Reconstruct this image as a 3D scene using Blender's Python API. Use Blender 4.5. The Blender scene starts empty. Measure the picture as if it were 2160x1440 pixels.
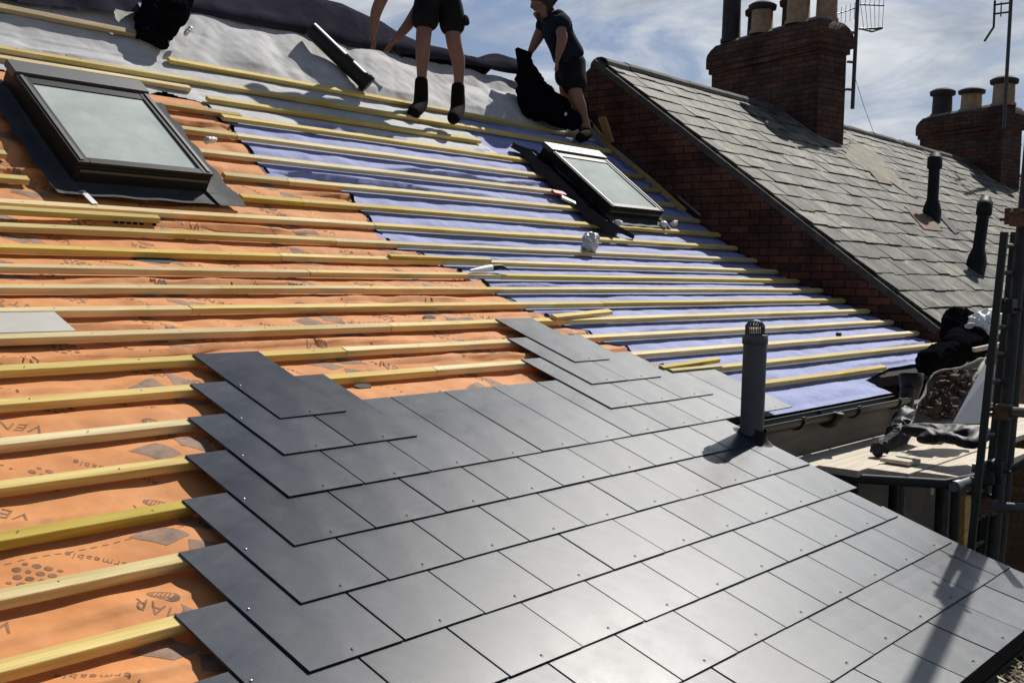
import bpy, bmesh, math, random
import numpy as np
from mathutils import Vector, Matrix, noise
random.seed(7)
rad = math.radians
SC = bpy.context.scene
COL = SC.collection
# measured camera frame, roof origin and roof profile (metres)
F = 2300.52
RT = [0.647554, -0.761743, 0.02053]
UP = [0.034717, 0.056405, 0.997804]
FW = [0.761228, 0.64542, -0.062971]
O = [2.3317, 4.972, 6.0814]
SK = [-3.0, -2.0, -1.25, -0.5, 0.25, 1.0, 1.75, 2.5, 3.1, 3.6, 3.85, 4.2]
ANG = [0.79748, 0.59482, 0.67498, 0.55229, 0.32834, 0.37586, 0.35756, 0.35944, 0.34231, 0.33594, 0.27386, 0.20839]
W = 0.32423
CZ = 6.0

# ------------------------------------------------------------------ camera
cam_d = bpy.data.cameras.new('camera')
cam_d.sensor_width = 36.0
cam_d.lens = F / 2160 * 36
cam_d.clip_start = 0.05
cam_d.clip_end = 3000
cam = bpy.data.objects.new('camera', cam_d)
COL.objects.link(cam)
cam.matrix_world = Matrix(((RT[0], UP[0], -FW[0], 0), (RT[1], UP[1], -FW[1], 0), (RT[2], UP[2], -FW[2], CZ), (0, 0, 0, 1)))
SC.camera = cam

# ------------------------------------------------------------------ light
SUN_AZ, SUN_EL = rad(9), rad(47)       # azimuth from +X towards +Y
sd = Vector((math.cos(SUN_AZ) * math.cos(SUN_EL), math.sin(SUN_AZ) * math.cos(SUN_EL), math.sin(SUN_EL)))
sl = bpy.data.lights.new('sun', 'SUN')
sl.energy = 5.0
sl.angle = rad(0.55)
sl.color = (1.0, 0.955, 0.88)
so = bpy.data.objects.new('sun', sl)
so.rotation_euler = sd.to_track_quat('Z', 'Y').to_euler()
so.location = (20, 5, 30)
COL.objects.link(so)

world = bpy.data.worlds.new('World')
SC.world = world
world.use_nodes = True
nt = world.node_tree
nt.nodes.clear()
wo = nt.nodes.new('ShaderNodeOutputWorld')
bg = nt.nodes.new('ShaderNodeBackground')
sky = nt.nodes.new('ShaderNodeTexSky')
sky.sky_type = 'NISHITA'
sky.sun_disc = False
sky.sun_elevation = SUN_EL
sky.sun_rotation = rad(90) - SUN_AZ
sky.air_density = 1.0
sky.dust_density = 1.5
sky.ozone_density = 1.5
bg.inputs['Strength'].default_value = 0.10
tc = nt.nodes.new('ShaderNodeTexCoord')
mp = nt.nodes.new('ShaderNodeMapping')
mp.inputs['Scale'].default_value = (1.0, 1.0, 3.0)
nt.links.new(tc.outputs['Generated'], mp.inputs['Vector'])
def wnoise(scale, detail, rough, dist=0.0):
    n = nt.nodes.new('ShaderNodeTexNoise')
    n.inputs['Scale'].default_value = scale
    n.inputs['Detail'].default_value = detail
    n.inputs['Roughness'].default_value = rough
    n.inputs['Distortion'].default_value = dist
    nt.links.new(mp.outputs['Vector'], n.inputs['Vector'])
    return n
n1 = wnoise(5.5, 9, 0.60, 0.7)
n2 = wnoise(8.0, 5, 0.6, 0.2)
r1 = nt.nodes.new('ShaderNodeValToRGB')
r1.color_ramp.elements[0].position = 0.36
r1.color_ramp.elements[0].color = (0.06, 0.06, 0.06, 1)
r1.color_ramp.elements[1].position = 0.55
r1.color_ramp.elements[1].color = (0.93, 0.93, 0.93, 1)
nt.links.new(n1.outputs['Fac'], r1.inputs['Fac'])
r2 = nt.nodes.new('ShaderNodeValToRGB')
r2.color_ramp.elements[0].position = 0.3
r2.color_ramp.elements[0].color = (3.3, 3.8, 4.6, 1)
r2.color_ramp.elements[1].position = 0.72
r2.color_ramp.elements[1].color = (8.2, 8.4, 8.6, 1)
nt.links.new(n2.outputs['Fac'], r2.inputs['Fac'])
mx = nt.nodes.new('ShaderNodeMixRGB')
nt.links.new(r1.outputs['Color'], mx.inputs['Fac'])
mb_ = nt.nodes.new('ShaderNodeMixRGB'); mb_.inputs['Fac'].default_value = .75; mb_.inputs['Color2'].default_value = (1.7, 2.5, 4.3, 1)
nt.links.new(sky.outputs['Color'], mb_.inputs['Color1']); nt.links.new(mb_.outputs['Color'], mx.inputs['Color1'])
nt.links.new(r2.outputs['Color'], mx.inputs['Color2'])
# unseen bright haze added low under the sun to lift the slate sheen
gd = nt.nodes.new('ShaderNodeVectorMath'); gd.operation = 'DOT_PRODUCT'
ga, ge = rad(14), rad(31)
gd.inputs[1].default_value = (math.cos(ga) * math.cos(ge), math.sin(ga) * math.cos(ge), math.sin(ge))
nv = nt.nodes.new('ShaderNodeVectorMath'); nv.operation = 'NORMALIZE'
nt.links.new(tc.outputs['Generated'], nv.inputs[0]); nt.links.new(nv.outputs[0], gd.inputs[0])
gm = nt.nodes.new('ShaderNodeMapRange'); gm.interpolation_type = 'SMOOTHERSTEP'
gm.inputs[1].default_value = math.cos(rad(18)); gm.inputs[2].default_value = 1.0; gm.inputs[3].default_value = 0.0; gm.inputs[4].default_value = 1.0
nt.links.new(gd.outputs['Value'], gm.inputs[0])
# deep clear blue overhead, broken cloud lower down
sx_ = nt.nodes.new('ShaderNodeSeparateXYZ'); nt.links.new(nv.outputs[0], sx_.inputs[0])
ez = nt.nodes.new('ShaderNodeMapRange'); ez.interpolation_type = 'SMOOTHSTEP'; ez.inputs[1].default_value = .30; ez.inputs[2].default_value = .62; ez.inputs[3].default_value = 0; ez.inputs[4].default_value = .93
nt.links.new(sx_.outputs['Z'], ez.inputs[0])
mz = nt.nodes.new('ShaderNodeMixRGB'); mz.inputs['Color2'].default_value = (1.0, 1.5, 2.7, 1)
nt.links.new(ez.outputs[0], mz.inputs['Fac']); nt.links.new(mx.outputs['Color'], mz.inputs['Color1'])
bk_ = nt.nodes.new('ShaderNodeVectorMath'); bk_.operation = 'DOT_PRODUCT'; bk_.inputs[1].default_value = (.8, .6, 0); nt.links.new(nv.outputs[0], bk_.inputs[0])
bm_ = nt.nodes.new('ShaderNodeMapRange'); bm_.inputs[1].default_value = -.7; bm_.inputs[2].default_value = .6; bm_.inputs[3].default_value = .5; bm_.inputs[4].default_value = 1.0
nt.links.new(bk_.outputs['Value'], bm_.inputs[0])
mk_ = nt.nodes.new('ShaderNodeMixRGB'); mk_.blend_type = 'MULTIPLY'; mk_.inputs['Fac'].default_value = 1
nt.links.new(mz.outputs['Color'], mk_.inputs['Color1']); nt.links.new(bm_.outputs[0], mk_.inputs['Color2'])
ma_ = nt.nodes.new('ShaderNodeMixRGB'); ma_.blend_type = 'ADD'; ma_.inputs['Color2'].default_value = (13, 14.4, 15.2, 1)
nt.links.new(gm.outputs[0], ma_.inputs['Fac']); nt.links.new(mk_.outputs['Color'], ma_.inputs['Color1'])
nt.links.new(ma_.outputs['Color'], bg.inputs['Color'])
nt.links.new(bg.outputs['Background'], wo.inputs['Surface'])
SC.view_settings.view_transform = 'Standard'
SC.view_settings.look = 'None'
SC.view_settings.exposure = 0.0
SC.view_settings.gamma = 1.0

# ------------------------------------------------------------------ helpers
def tag(o, label=None, cat=None, group=None, kind=None):
    if label: o['label'] = label
    if cat: o['category'] = cat
    if group: o['group'] = group
    if kind: o['kind'] = kind
    return o

def empty(name, loc, label=None, cat=None, group=None):
    o = bpy.data.objects.new(name, None)
    o.empty_display_size = 0.1
    o.location = loc
    COL.objects.link(o)
    ORG[o.name] = Vector(loc)
    return tag(o, label, cat, group)

ORG = {}
def org_of(o): return ORG[o.name] if o.name in ORG else o.matrix_world.translation.copy()

class MB:
    """collects geometry in world coordinates, then links it as ONE object"""
    def __init__(s):
        s.v = []; s.f = []; s.m = []; s.uv = []; s.smooth = []
    def add(s, vs, fs, mi=0, uvs=None, smooth=False):
        b = len(s.v)
        s.v += [tuple(map(float, p)) for p in vs]
        for i, f in enumerate(fs):
            s.f.append(tuple(b + j for j in f)); s.m.append(mi); s.smooth.append(smooth)
            if uvs: s.uv.append([uvs[j] for j in f])
            else: s.uv.append(None)
    def hexa(s, c, mi=0):
        s.add(c, [(3, 2, 1, 0), (4, 5, 6, 7), (0, 1, 5, 4), (1, 2, 6, 5), (2, 3, 7, 6), (3, 0, 4, 7)], mi)
    def box(s, p, q, mi=0):
        (a, b, c), (d, e, f) = p, q
        a, d = min(a, d), max(a, d); b, e = min(b, e), max(b, e); c, f = min(c, f), max(c, f)
        s.hexa([(a, b, c), (d, b, c), (d, e, c), (a, e, c), (a, b, f), (d, b, f), (d, e, f), (a, e, f)], mi)
    def bar(s, p, q, w, h, up=(0, 0, 1), mi=0):
        p = Vector(p); q = Vector(q); d = (q - p).normalized(); u = Vector(up)
        sx = d.cross(u).normalized(); uu = sx.cross(d).normalized()
        a = sx * (w / 2); b = uu * (h / 2)
        s.hexa([p - a - b, p + a - b, q + a - b, q - a - b, p - a + b, p + a + b, q + a + b, q - a + b], mi)
    def tube(s, pts, r, seg=12, mi=0, caps=True, smooth=True):
        pts = [Vector(p) for p in pts]
        rs = r if isinstance(r, (list, tuple)) else [r] * len(pts)
        vs = []; ref = None
        for i, p in enumerate(pts):
            d = (pts[min(i + 1, len(pts) - 1)] - pts[max(i - 1, 0)])
            if d.length < 1e-7: d = pts[-1] - pts[0]
            d.normalize()
            if ref is None:
                ref = d.orthogonal().normalized()
            a = (ref - d * ref.dot(d)).normalized(); ref = a; b = d.cross(a)
            for k in range(seg):
                t = 2 * math.pi * k / seg
                vs.append(p + (a * math.cos(t) + b * math.sin(t)) * rs[i])
        fs = []
        for i in range(len(pts) - 1):
            for k in range(seg):
                k2 = (k + 1) % seg
                fs.append((i * seg + k, i * seg + k2, (i + 1) * seg + k2, (i + 1) * seg + k))
        s.add(vs, fs, mi, smooth=smooth)
        if caps:
            s.add(vs[:seg], [tuple(range(seg))[::-1]], mi)
            s.add(vs[-seg:], [tuple(range(seg))], mi)
    def lathe(s, c, prof, seg=20, axis=(0, 0, 1), mi=0):
        c = Vector(c); ax = Vector(axis).normalized()
        s.tube([c + ax * z for r, z in prof], [max(r, 1e-4) for r, z in prof], seg, mi, caps=False)
        return s
    def build(s, name, mats, parent=None, origin=None, bevel=0.0, smooth_angle=None):
        me = bpy.data.meshes.new(name)
        V = np.array(s.v, dtype=float)
        if origin is None:
            if parent is None:
                origin = ((V[:, 0].min() + V[:, 0].max()) / 2, (V[:, 1].min() + V[:, 1].max()) / 2, V[:, 2].min())
            else:
                origin = org_of(parent)
        V = V - np.array(origin)
        me.from_pydata([tuple(v) for v in V], [], s.f)
        if not isinstance(mats, (list, tuple)): mats = [mats]
        for m in mats: me.materials.append(m)
        me.polygons.foreach_set('material_index', s.m)
        me.polygons.foreach_set('use_smooth', s.smooth)
        # box uv in metres (world axes)
        uvl = me.uv_layers.new(name='UVMap')
        data = np.zeros(len(me.loops) * 2)
        O3 = np.array(origin)
        for p in me.polygons:
            n = p.normal; uvs = s.uv[p.index]
            for k, li in enumerate(p.loop_indices):
                if uvs: uu, vv = uvs[k]
                else:
                    co = V[me.loops[li].vertex_index] + O3
                    if abs(n.z) > 0.75: uu, vv = co[0], co[1]
                    elif abs(n.x) > abs(n.y): uu, vv = co[1], co[2]
                    else: uu, vv = co[0], co[2]
                data[li * 2] = uu; data[li * 2 + 1] = vv
        uvl.data.foreach_set('uv', data)
        me.update()
        o = bpy.data.objects.new(name, me)
        COL.objects.link(o)
        if parent is None: o.location = origin
        else:
            o.parent = parent
            o.location = Vector(origin) - org_of(parent)
        if bevel:
            b = o.modifiers.new('bevel', 'BEVEL'); b.width = bevel; b.segments = 2; b.limit_method = 'ANGLE'
        ORG[o.name] = Vector(origin)
        return o

def skin(name, joints, edges, mat, parent, sub=2):
    """continuous surface grown from a jointed skeleton; joints: dict name -> (pos, radius[, radius2])"""
    names = list(joints)
    org = org_of(parent) if parent else Vector((0, 0, 0))
    me = bpy.data.meshes.new(name)
    me.from_pydata([Vector(joints[k][0]) - org for k in names], [(names.index(a), names.index(b)) for a, b in edges], [])
    me.materials.append(mat)
    o = bpy.data.objects.new(name, me); COL.objects.link(o)
    if parent: o.parent = parent
    m = o.modifiers.new('skin', 'SKIN')
    sv = me.skin_vertices[0].data if me.skin_vertices else None
    if sv is None:
        bm = bmesh.new(); bm.from_mesh(me); bm.verts.layers.skin.verify(); bm.to_mesh(me); bm.free()
        sv = me.skin_vertices[0].data
    for i, k in enumerate(names):
        j = joints[k]
        kf = 1.28 if j[1] > .022 else 1.1
        sv[i].radius = (j[1] * kf, (j[2] if len(j) > 2 else j[1]) * kf)
        sv[i].use_root = (i == 0)
    m.use_smooth_shade = True
    m.branch_smoothing = 0.6
    s = o.modifiers.new('sub', 'SUBSURF'); s.levels = sub; s.render_levels = sub
    return o

# ------------------------------------------------------------------ smooth 2-D noise for sheets
class VN:
    def __init__(s, seed, n=256):
        s.t = np.random.RandomState(seed).rand(n, n) * 2 - 1; s.n = n
    def __call__(s, x, y):
        x = np.asarray(x, float); y = np.asarray(y, float)
        xi = np.floor(x).astype(int); yi = np.floor(y).astype(int); fx = x - xi; fy = y - yi
        fx = fx * fx * (3 - 2 * fx); fy = fy * fy * (3 - 2 * fy)
        g = lambda i, j: s.t[i % s.n, j % s.n]
        return (g(xi, yi) * (1 - fx) + g(xi + 1, yi) * fx) * (1 - fy) + (g(xi, yi + 1) * (1 - fx) + g(xi + 1, yi + 1) * fx) * fy
N1, N2, N3 = VN(1), VN(2), VN(3)

# ------------------------------------------------------------------ roof surface: u along the battens, s down the slope, h above the batten tops
_ss = np.linspace(-3.2, 4.6, 781)
_aa = np.interp(_ss, SK, ANG)
_aa = np.where(_ss < -2.5, rad(50), _aa)
_yy = -np.concatenate([[0], np.cumsum((np.cos(_aa[1:]) + np.cos(_aa[:-1])) / 2 * .01)])
_zz = -np.concatenate([[0], np.cumsum((np.sin(_aa[1:]) + np.sin(_aa[:-1])) / 2 * .01)])
_i0 = 320
_yy -= _yy[_i0]; _zz -= _zz[_i0]
def S(u, s, h=0.0):
    a = np.interp(s, _ss, _aa)
    return np.stack(np.broadcast_arrays(O[0] + u, O[1] + np.interp(s, _ss, _yy) - h * np.sin(a), O[2] + np.interp(s, _ss, _zz) + h * np.cos(a)), -1)
def S1(u, s, h=0.0): return Vector(S(float(u), float(s), float(h)))
def Sn(s):
    a = float(np.interp(s, _ss, _aa)); return Vector((0, -math.sin(a), math.cos(a)))
RIDGE = S1(0, -3.2, 0)

# neighbour roof plane: X along the ridge, t down the slope
NA = Vector((9.95, 7.215, 8.352)); ND = Vector((0, -0.81208, -0.58355)); NN = Vector((0, -0.58355, 0.81208))
def NR(x, t, h=0.0): return Vector((x, NA.y, NA.z)) + ND * t + NN * h

# ------------------------------------------------------------------ materials
def mat(name, color=(0.5, 0.5, 0.5), rough=0.7, metal=0.0, spec=0.5, var=0.0, nscale=8.0, bump=0.0, bscale=60.0, col2=None, objvar=0.0, stretch=None, detail=6, coords='Object', bdist=0.01):
    m = bpy.data.materials.new(name); m.use_nodes = True
    t = m.node_tree; b = t.nodes['Principled BSDF']
    b.inputs['Roughness'].default_value = rough
    b.inputs['Metallic'].default_value = metal
    b.inputs['Specular IOR Level'].default_value = spec
    b.inputs['Base Color'].default_value = (*color, 1)
    tcn = t.nodes.new('ShaderNodeTexCoord'); mpn = t.nodes.new('ShaderNodeMapping')
    t.links.new(tcn.outputs[coords], mpn.inputs['Vector'])
    if stretch: mpn.inputs['Scale'].default_value = stretch
    last = None
    if var > 0 or col2:
        n = t.nodes.new('ShaderNodeTexNoise'); n.inputs['Scale'].default_value = nscale; n.inputs['Detail'].default_value = detail; n.inputs['Roughness'].default_value = 0.65
        t.links.new(mpn.outputs['Vector'], n.inputs['Vector'])
        r = t.nodes.new('ShaderNodeValToRGB')
        c2 = col2 or tuple(c * (1 - var) for c in color)
        c1 = color if col2 else tuple(min(1, c * (1 + var * 0.6)) for c in color)
        r.color_ramp.elements[0].position = 0.32; r.color_ramp.elements[0].color = (*c2, 1)
        r.color_ramp.elements[1].position = 0.68; r.color_ramp.elements[1].color = (*c1, 1)
        t.links.new(n.outputs['Fac'], r.inputs['Fac'])
        last = r.outputs['Color']
    if objvar > 0:
        oi = t.nodes.new('ShaderNodeObjectInfo'); hs = t.nodes.new('ShaderNodeHueSaturation')
        ma = t.nodes.new('ShaderNodeMapRange'); ma.inputs[3].default_value = 1 - objvar; ma.inputs[4].default_value = 1 + objvar
        t.links.new(oi.outputs['Random'], ma.inputs[0]); t.links.new(ma.outputs[0], hs.inputs['Value'])
        if last: t.links.new(last, hs.inputs['Color'])
        else: hs.inputs['Color'].default_value = (*color, 1)
        last = hs.outputs['Color']
    if last: t.links.new(last, b.inputs['Base Color'])
    if bump > 0:
        n = t.nodes.new('ShaderNodeTexNoise'); n.inputs['Scale'].default_value = bscale; n.inputs['Detail'].default_value = 6
        t.links.new(mpn.outputs['Vector'], n.inputs['Vector'])
        bp = t.nodes.new('ShaderNodeBump'); bp.inputs['Strength'].default_value = bump; bp.inputs['Distance'].default_value = bdist
        t.links.new(n.outputs['Fac'], bp.inputs['Height']); t.links.new(bp.outputs['Normal'], b.inputs['Normal'])
    return m

M = {}
# pine: pale yellow-green with long grain, knots and random board tint
def wood_mat(name, c1, c2, knots=True):
    m = mat(name, c1, 0.75, spec=0.25, bump=0.25, bscale=40, stretch=(0.25, 6, 6))
    t = m.node_tree; b = t.nodes['Principled BSDF']; mpn = [n for n in t.nodes if n.type == 'MAPPING'][0]
    tcn = [n for n in t.nodes if n.type == 'TEX_COORD'][0]
    n = t.nodes.new('ShaderNodeTexNoise'); n.inputs['Scale'].default_value = 7; n.inputs['Detail'].default_value = 8; n.inputs['Distortion'].default_value = 0.6
    t.links.new(mpn.outputs['Vector'], n.inputs['Vector'])
    r = t.nodes.new('ShaderNodeValToRGB'); r.color_ramp.elements[0].position = .34; r.color_ramp.elements[0].color = (*c2, 1); r.color_ramp.elements[1].position = .62; r.color_ramp.elements[1].color = (*c1, 1)
    t.links.new(n.outputs['Fac'], r.inputs['Fac'])
    # long yellow stain patches
    n2 = t.nodes.new('ShaderNodeTexNoise'); n2.inputs['Scale'].default_value = 1.3; n2.inputs['Detail'].default_value = 3
    t.links.new(tcn.outputs['Object'], n2.inputs['Vector'])
    r2 = t.nodes.new('ShaderNodeValToRGB'); r2.color_ramp.elements[0].position = .56; r2.color_ramp.elements[0].color = (0, 0, 0, 1); r2.color_ramp.elements[1].position = .66; r2.color_ramp.elements[1].color = (.75, .75, .75, 1)
    t.links.new(n2.outputs['Fac'], r2.inputs['Fac'])
    mx = t.nodes.new('ShaderNodeMixRGB'); mx.inputs['Color2'].default_value = (0.60, 0.45, 0.13, 1)
    t.links.new(r2.outputs['Color'], mx.inputs['Fac']); t.links.new(r.outputs['Color'], mx.inputs['Color1'])
    # knots
    v = t.nodes.new('ShaderNodeTexVoronoi'); v.inputs['Scale'].default_value = 2.6; v.inputs['Randomness'].default_value = 1.0
    mp2 = t.nodes.new('ShaderNodeMapping'); mp2.inputs['Scale'].default_value = (1, 1.6, 1.6)
    t.links.new(tcn.outputs['Object'], mp2.inputs['Vector']); t.links.new(mp2.outputs['Vector'], v.inputs['Vector'])
    r3 = t.nodes.new('ShaderNodeValToRGB'); r3.color_ramp.elements[0].position = .02; r3.color_ramp.elements[0].color = (.85, .85, .85, 1); r3.color_ramp.elements[1].position = .055; r3.color_ramp.elements[1].color = (0, 0, 0, 1)
    t.links.new(v.outputs['Distance'], r3.inputs['Fac'])
    mk = t.nodes.new('ShaderNodeMixRGB'); mk.inputs['Color2'].default_value = (0.13, 0.07, 0.025, 1)
    t.links.new(r3.outputs['Color'], mk.inputs['Fac']); t.links.new(mx.outputs['Color'], mk.inputs['Color1'])
    oi = t.nodes.new('ShaderNodeObjectInfo'); hs = t.nodes.new('ShaderNodeHueSaturation')
    ma = t.nodes.new('ShaderNodeMapRange'); ma.inputs[3].default_value = .82; ma.inputs[4].default_value = 1.12
    mb = t.nodes.new('ShaderNodeMapRange'); mb.inputs[3].default_value = .8; mb.inputs[4].default_value = 1.2
    wn = t.nodes.new('ShaderNodeTexWhiteNoise'); wn.noise_dimensions = '1D'
    t.links.new(oi.outputs['Random'], ma.inputs[0]); t.links.new(ma.outputs[0], hs.inputs['Value'])
    t.links.new(oi.outputs['Random'], wn.inputs['W']); t.links.new(wn.outputs['Value'], mb.inputs[0]); t.links.new(mb.outputs[0], hs.inputs['Saturation'])
    t.links.new(mk.outputs['Color'], hs.inputs['Color']); t.links.new(hs.outputs['Color'], b.inputs['Base Color'])
    return m
M['pine'] = wood_mat('pine', (0.80, 0.655, 0.32), (0.56, 0.42, 0.17))
M['pine_yellow'] = wood_mat('pine_yellow', (0.66, 0.53, 0.19), (0.48, 0.36, 0.11))
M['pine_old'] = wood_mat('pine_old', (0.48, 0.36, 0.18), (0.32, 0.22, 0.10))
M['board'] = mat('board', (0.60, 0.52, 0.40), 0.8, var=.25, nscale=9, stretch=(.3, 5, 5), bump=.2)

# new fibre-cement slate
def slate_mat():
    m = mat('new_slate', (0.030, 0.034, 0.041), 0.42, spec=0.3, bump=0.6, bscale=420, bdist=0.0006)
    t = m.node_tree; b = t.nodes['Principled BSDF']; mpn = [n for n in t.nodes if n.type == 'MAPPING'][0]
    n = t.nodes.new('ShaderNodeTexNoise'); n.inputs['Scale'].default_value = 7; n.inputs['Detail'].default_value = 7; n.inputs['Roughness'].default_value = .7
    t.links.new(mpn.outputs['Vector'], n.inputs['Vector'])
    mr = t.nodes.new('ShaderNodeMapRange'); mr.inputs[1].default_value = .3; mr.inputs[2].default_value = .7; mr.inputs[3].default_value = .30; mr.inputs[4].default_value = .39
    t.links.new(n.outputs['Fac'], mr.inputs[0])
    oi = t.nodes.new('ShaderNodeObjectInfo')
    ad = t.nodes.new('ShaderNodeMath'); ad.operation = 'MULTIPLY_ADD'; ad.inputs[1].default_value = .035; t.links.new(oi.outputs['Random'], ad.inputs[0]); t.links.new(mr.outputs[0], ad.inputs[2])
    t.links.new(ad.outputs[0], b.inputs['Roughness'])
    # faint dusty smears
    n2 = t.nodes.new('ShaderNodeTexNoise'); n2.inputs['Scale'].default_value = 3.2; n2.inputs['Detail'].default_value = 8; n2.inputs['Roughness'].default_value = .75; n2.inputs['Distortion'].default_value = .8
    t.links.new(mpn.outputs['Vector'], n2.inputs['Vector'])
    r = t.nodes.new('ShaderNodeValToRGB'); r.color_ramp.elements[0].position = .42; r.color_ramp.elements[0].color = (0.015, 0.021, 0.036, 1); r.color_ramp.elements[1].position = .8; r.color_ramp.elements[1].color = (0.062, 0.068, 0.076, 1)
    t.links.new(n2.outputs['Fac'], r.inputs['Fac'])
    hs = t.nodes.new('ShaderNodeHueSaturation'); ma = t.nodes.new('ShaderNodeMapRange'); ma.inputs[3].default_value = .8; ma.inputs[4].default_value = 1.25
    t.links.new(oi.outputs['Random'], ma.inputs[0]); t.links.new(ma.outputs[0], hs.inputs['Value']); t.links.new(r.outputs['Color'], hs.inputs['Color'])
    t.links.new(hs.outputs['Color'], b.inputs['Base Color'])
    return m
M['slate'] = slate_mat()

def sheet_mat(name, c1, c2, rough=.75, trans=0.0, ns=5, spec=.3, bump=.3, bs=25, bd=.006, stain=None):
    m = mat(name, c1, rough, spec=spec, col2=c2, nscale=ns, bump=bump, bscale=bs, bdist=bd, detail=8)
    if stain:
        t = m.node_tree; b = t.nodes['Principled BSDF']; mpn = [n for n in t.nodes if n.type == 'MAPPING'][0]
        src = b.inputs['Base Color'].links[0].from_socket
        n = t.nodes.new('ShaderNodeTexNoise'); n.inputs['Scale'].default_value = 2.3; n.inputs['Detail'].default_value = 9; n.inputs['Roughness'].default_value = .72
        t.links.new(mpn.outputs['Vector'], n.inputs['Vector'])
        r = t.nodes.new('ShaderNodeValToRGB'); r.color_ramp.elements[0].position = .60; r.color_ramp.elements[0].color = (0, 0, 0, 1); r.color_ramp.elements[1].position = .72; r.color_ramp.elements[1].color = (.6, .6, .6, 1)
        t.links.new(n.outputs['Fac'], r.inputs['Fac'])
        mx = t.nodes.new('ShaderNodeMixRGB'); mx.inputs['Color2'].default_value = (*stain, 1)
        t.links.new(r.outputs['Color'], mx.inputs['Fac']); t.links.new(src, mx.inputs['Color1'])
        # tiny specks of dirt
        v = t.nodes.new('ShaderNodeTexVoronoi'); v.inputs['Scale'].default_value = 26
        t.links.new(mpn.outputs['Vector'], v.inputs['Vector'])
        r3 = t.nodes.new('ShaderNodeValToRGB'); r3.color_ramp.elements[0].position = .05; r3.color_ramp.elements[0].color = (.8, .8, .8, 1); r3.color_ramp.elements[1].position = .11; r3.color_ramp.elements[1].color = (0, 0, 0, 1)
        t.links.new(v.outputs['Distance'], r3.inputs['Fac'])
        mu = t.nodes.new('ShaderNodeMath'); mu.operation = 'MULTIPLY'; t.links.new(r3.outputs['Color'], mu.inputs[0]); t.links.new(r.outputs['Color'], mu.inputs[1])
        m3 = t.nodes.new('ShaderNodeMixRGB'); m3.inputs['Color2'].default_value = (.05, .035, .03, 1)
        t.links.new(mu.outputs[0], m3.inputs['Fac']); t.links.new(mx.outputs['Color'], m3.inputs['Color1'])
        t.links.new(m3.outputs['Color'], b.inputs['Base Color'])
    return m
M['orange'] = sheet_mat('orange_felt', (0.70, 0.305, 0.11), (0.56, 0.225, 0.075), stain=(0.34, 0.20, 0.12))
M['print'] = mat('brown_print', (0.27, 0.125, 0.06), .8, var=.4, nscale=30)
M['print_grey'] = mat('grey_print', (0.30, 0.185, 0.125), .8, var=.35, nscale=20)
M['purple'] = sheet_mat('lilac_felt', (0.31, 0.35, 0.61), (0.21, 0.24, 0.45), stain=(0.20, 0.21, 0.28), bs=18, bd=.01)
M['grey_felt'] = sheet_mat('grey_felt', (0.56, 0.56, 0.56), (0.40, 0.40, 0.41), ns=4, stain=(0.22, 0.21, 0.21), bs=9, bd=.012, bump=.35)
M['dark_felt'] = sheet_mat('dark_felt', (0.044, 0.041, 0.058), (0.026, 0.025, 0.036), rough=.95, spec=0.0, bs=12, bd=.02)
M['black'] = mat('black_plastic', (0.010, 0.010, 0.012), .55, spec=.25, var=.3, bump=.2, bscale=20)
M['black_matt'] = mat('black_matt', (0.007, 0.007, 0.009), .85, spec=0.0, var=.3)
M['frame'] = mat('window_frame', (0.010, 0.011, 0.012), .5, spec=.25, var=.2, bump=.05)
M['frame_grey'] = mat('window_cover', (0.075, 0.075, 0.08), .5, metal=.0, var=.15, bump=.05)
M['lead'] = mat('lead_flashing', (0.050, 0.053, 0.057), .7, spec=.2, var=.3, bump=.3, bscale=12)
M['alu'] = mat('aluminium', (0.45, 0.46, 0.47), .35, metal=.8, var=.15)
M['gutter'] = mat('gutter_black', (0.014, 0.015, 0.016), .45, spec=.3, var=.3)
M['pipe'] = mat('grey_pipe', (0.080, 0.090, 0.102), .45, var=.15, nscale=14)
M['white'] = mat('white_plastic', (0.75, 0.75, 0.76), .5, var=.15)
M['render'] = mat('render_wall', (0.16, 0.145, 0.12), .9, var=.35, nscale=3, bump=.3)
M['fascia'] = mat('fascia', (0.15, 0.135, 0.115), .7, var=.3, stretch=(.4, 3, 3))
M['soffit'] = mat('soffit', (0.05, 0.045, 0.04), .8, var=.3)
M['steel'] = mat('scaffold_steel', (0.13, 0.135, 0.14), .5, metal=.5, var=.4, nscale=14, bump=.2)
M['steel_dark'] = mat('dark_steel', (0.035, 0.037, 0.038), .6, metal=.3, var=.4, nscale=10)
M['ladder'] = mat('green_ladder', (0.012, 0.020, 0.014), .6, var=.4)
M['rust'] = mat('rusty_fitting', (0.16, 0.09, 0.05), .8, metal=.2, var=.5, nscale=30, bump=.3)
M['terracotta'] = mat('pot_clay', (0.36, 0.25, 0.15), .85, var=.35, nscale=9, bump=.2)
M['pot_dark'] = mat('pot_dark', (0.035, 0.028, 0.028), .8, var=.4, nscale=9)
M['mortar'] = mat('mortar', (0.20, 0.19, 0.165), .95, var=.35, nscale=12, bump=.4)
M['verge'] = mat('shaded_mortar', (0.07, 0.065, 0.058), .95, var=.4, nscale=12, bump=.4)  # mortar darkened to stand in for the shade under the verge slates
M['ground'] = mat('yard_ground', (0.11, 0.105, 0.09), .95, var=.4, nscale=2, bump=.3)
M['skin'] = mat('skin', (0.25, 0.14, 0.105), .7, spec=.2, var=.12)
M['hair'] = mat('hair', (0.03, 0.018, 0.012), .8)
M['shorts'] = mat('shorts_cloth', (0.014, 0.014, 0.017), .95, spec=.1, var=.3, bump=.4, bscale=15)
M['tshirt'] = mat('tshirt_cloth', (0.016, 0.019, 0.034), .95, spec=.1, var=.25, bump=.4, bscale=15)
M['boot'] = mat('boot_leather', (0.013, 0.011, 0.009), .9, spec=.05, var=.4)
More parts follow.
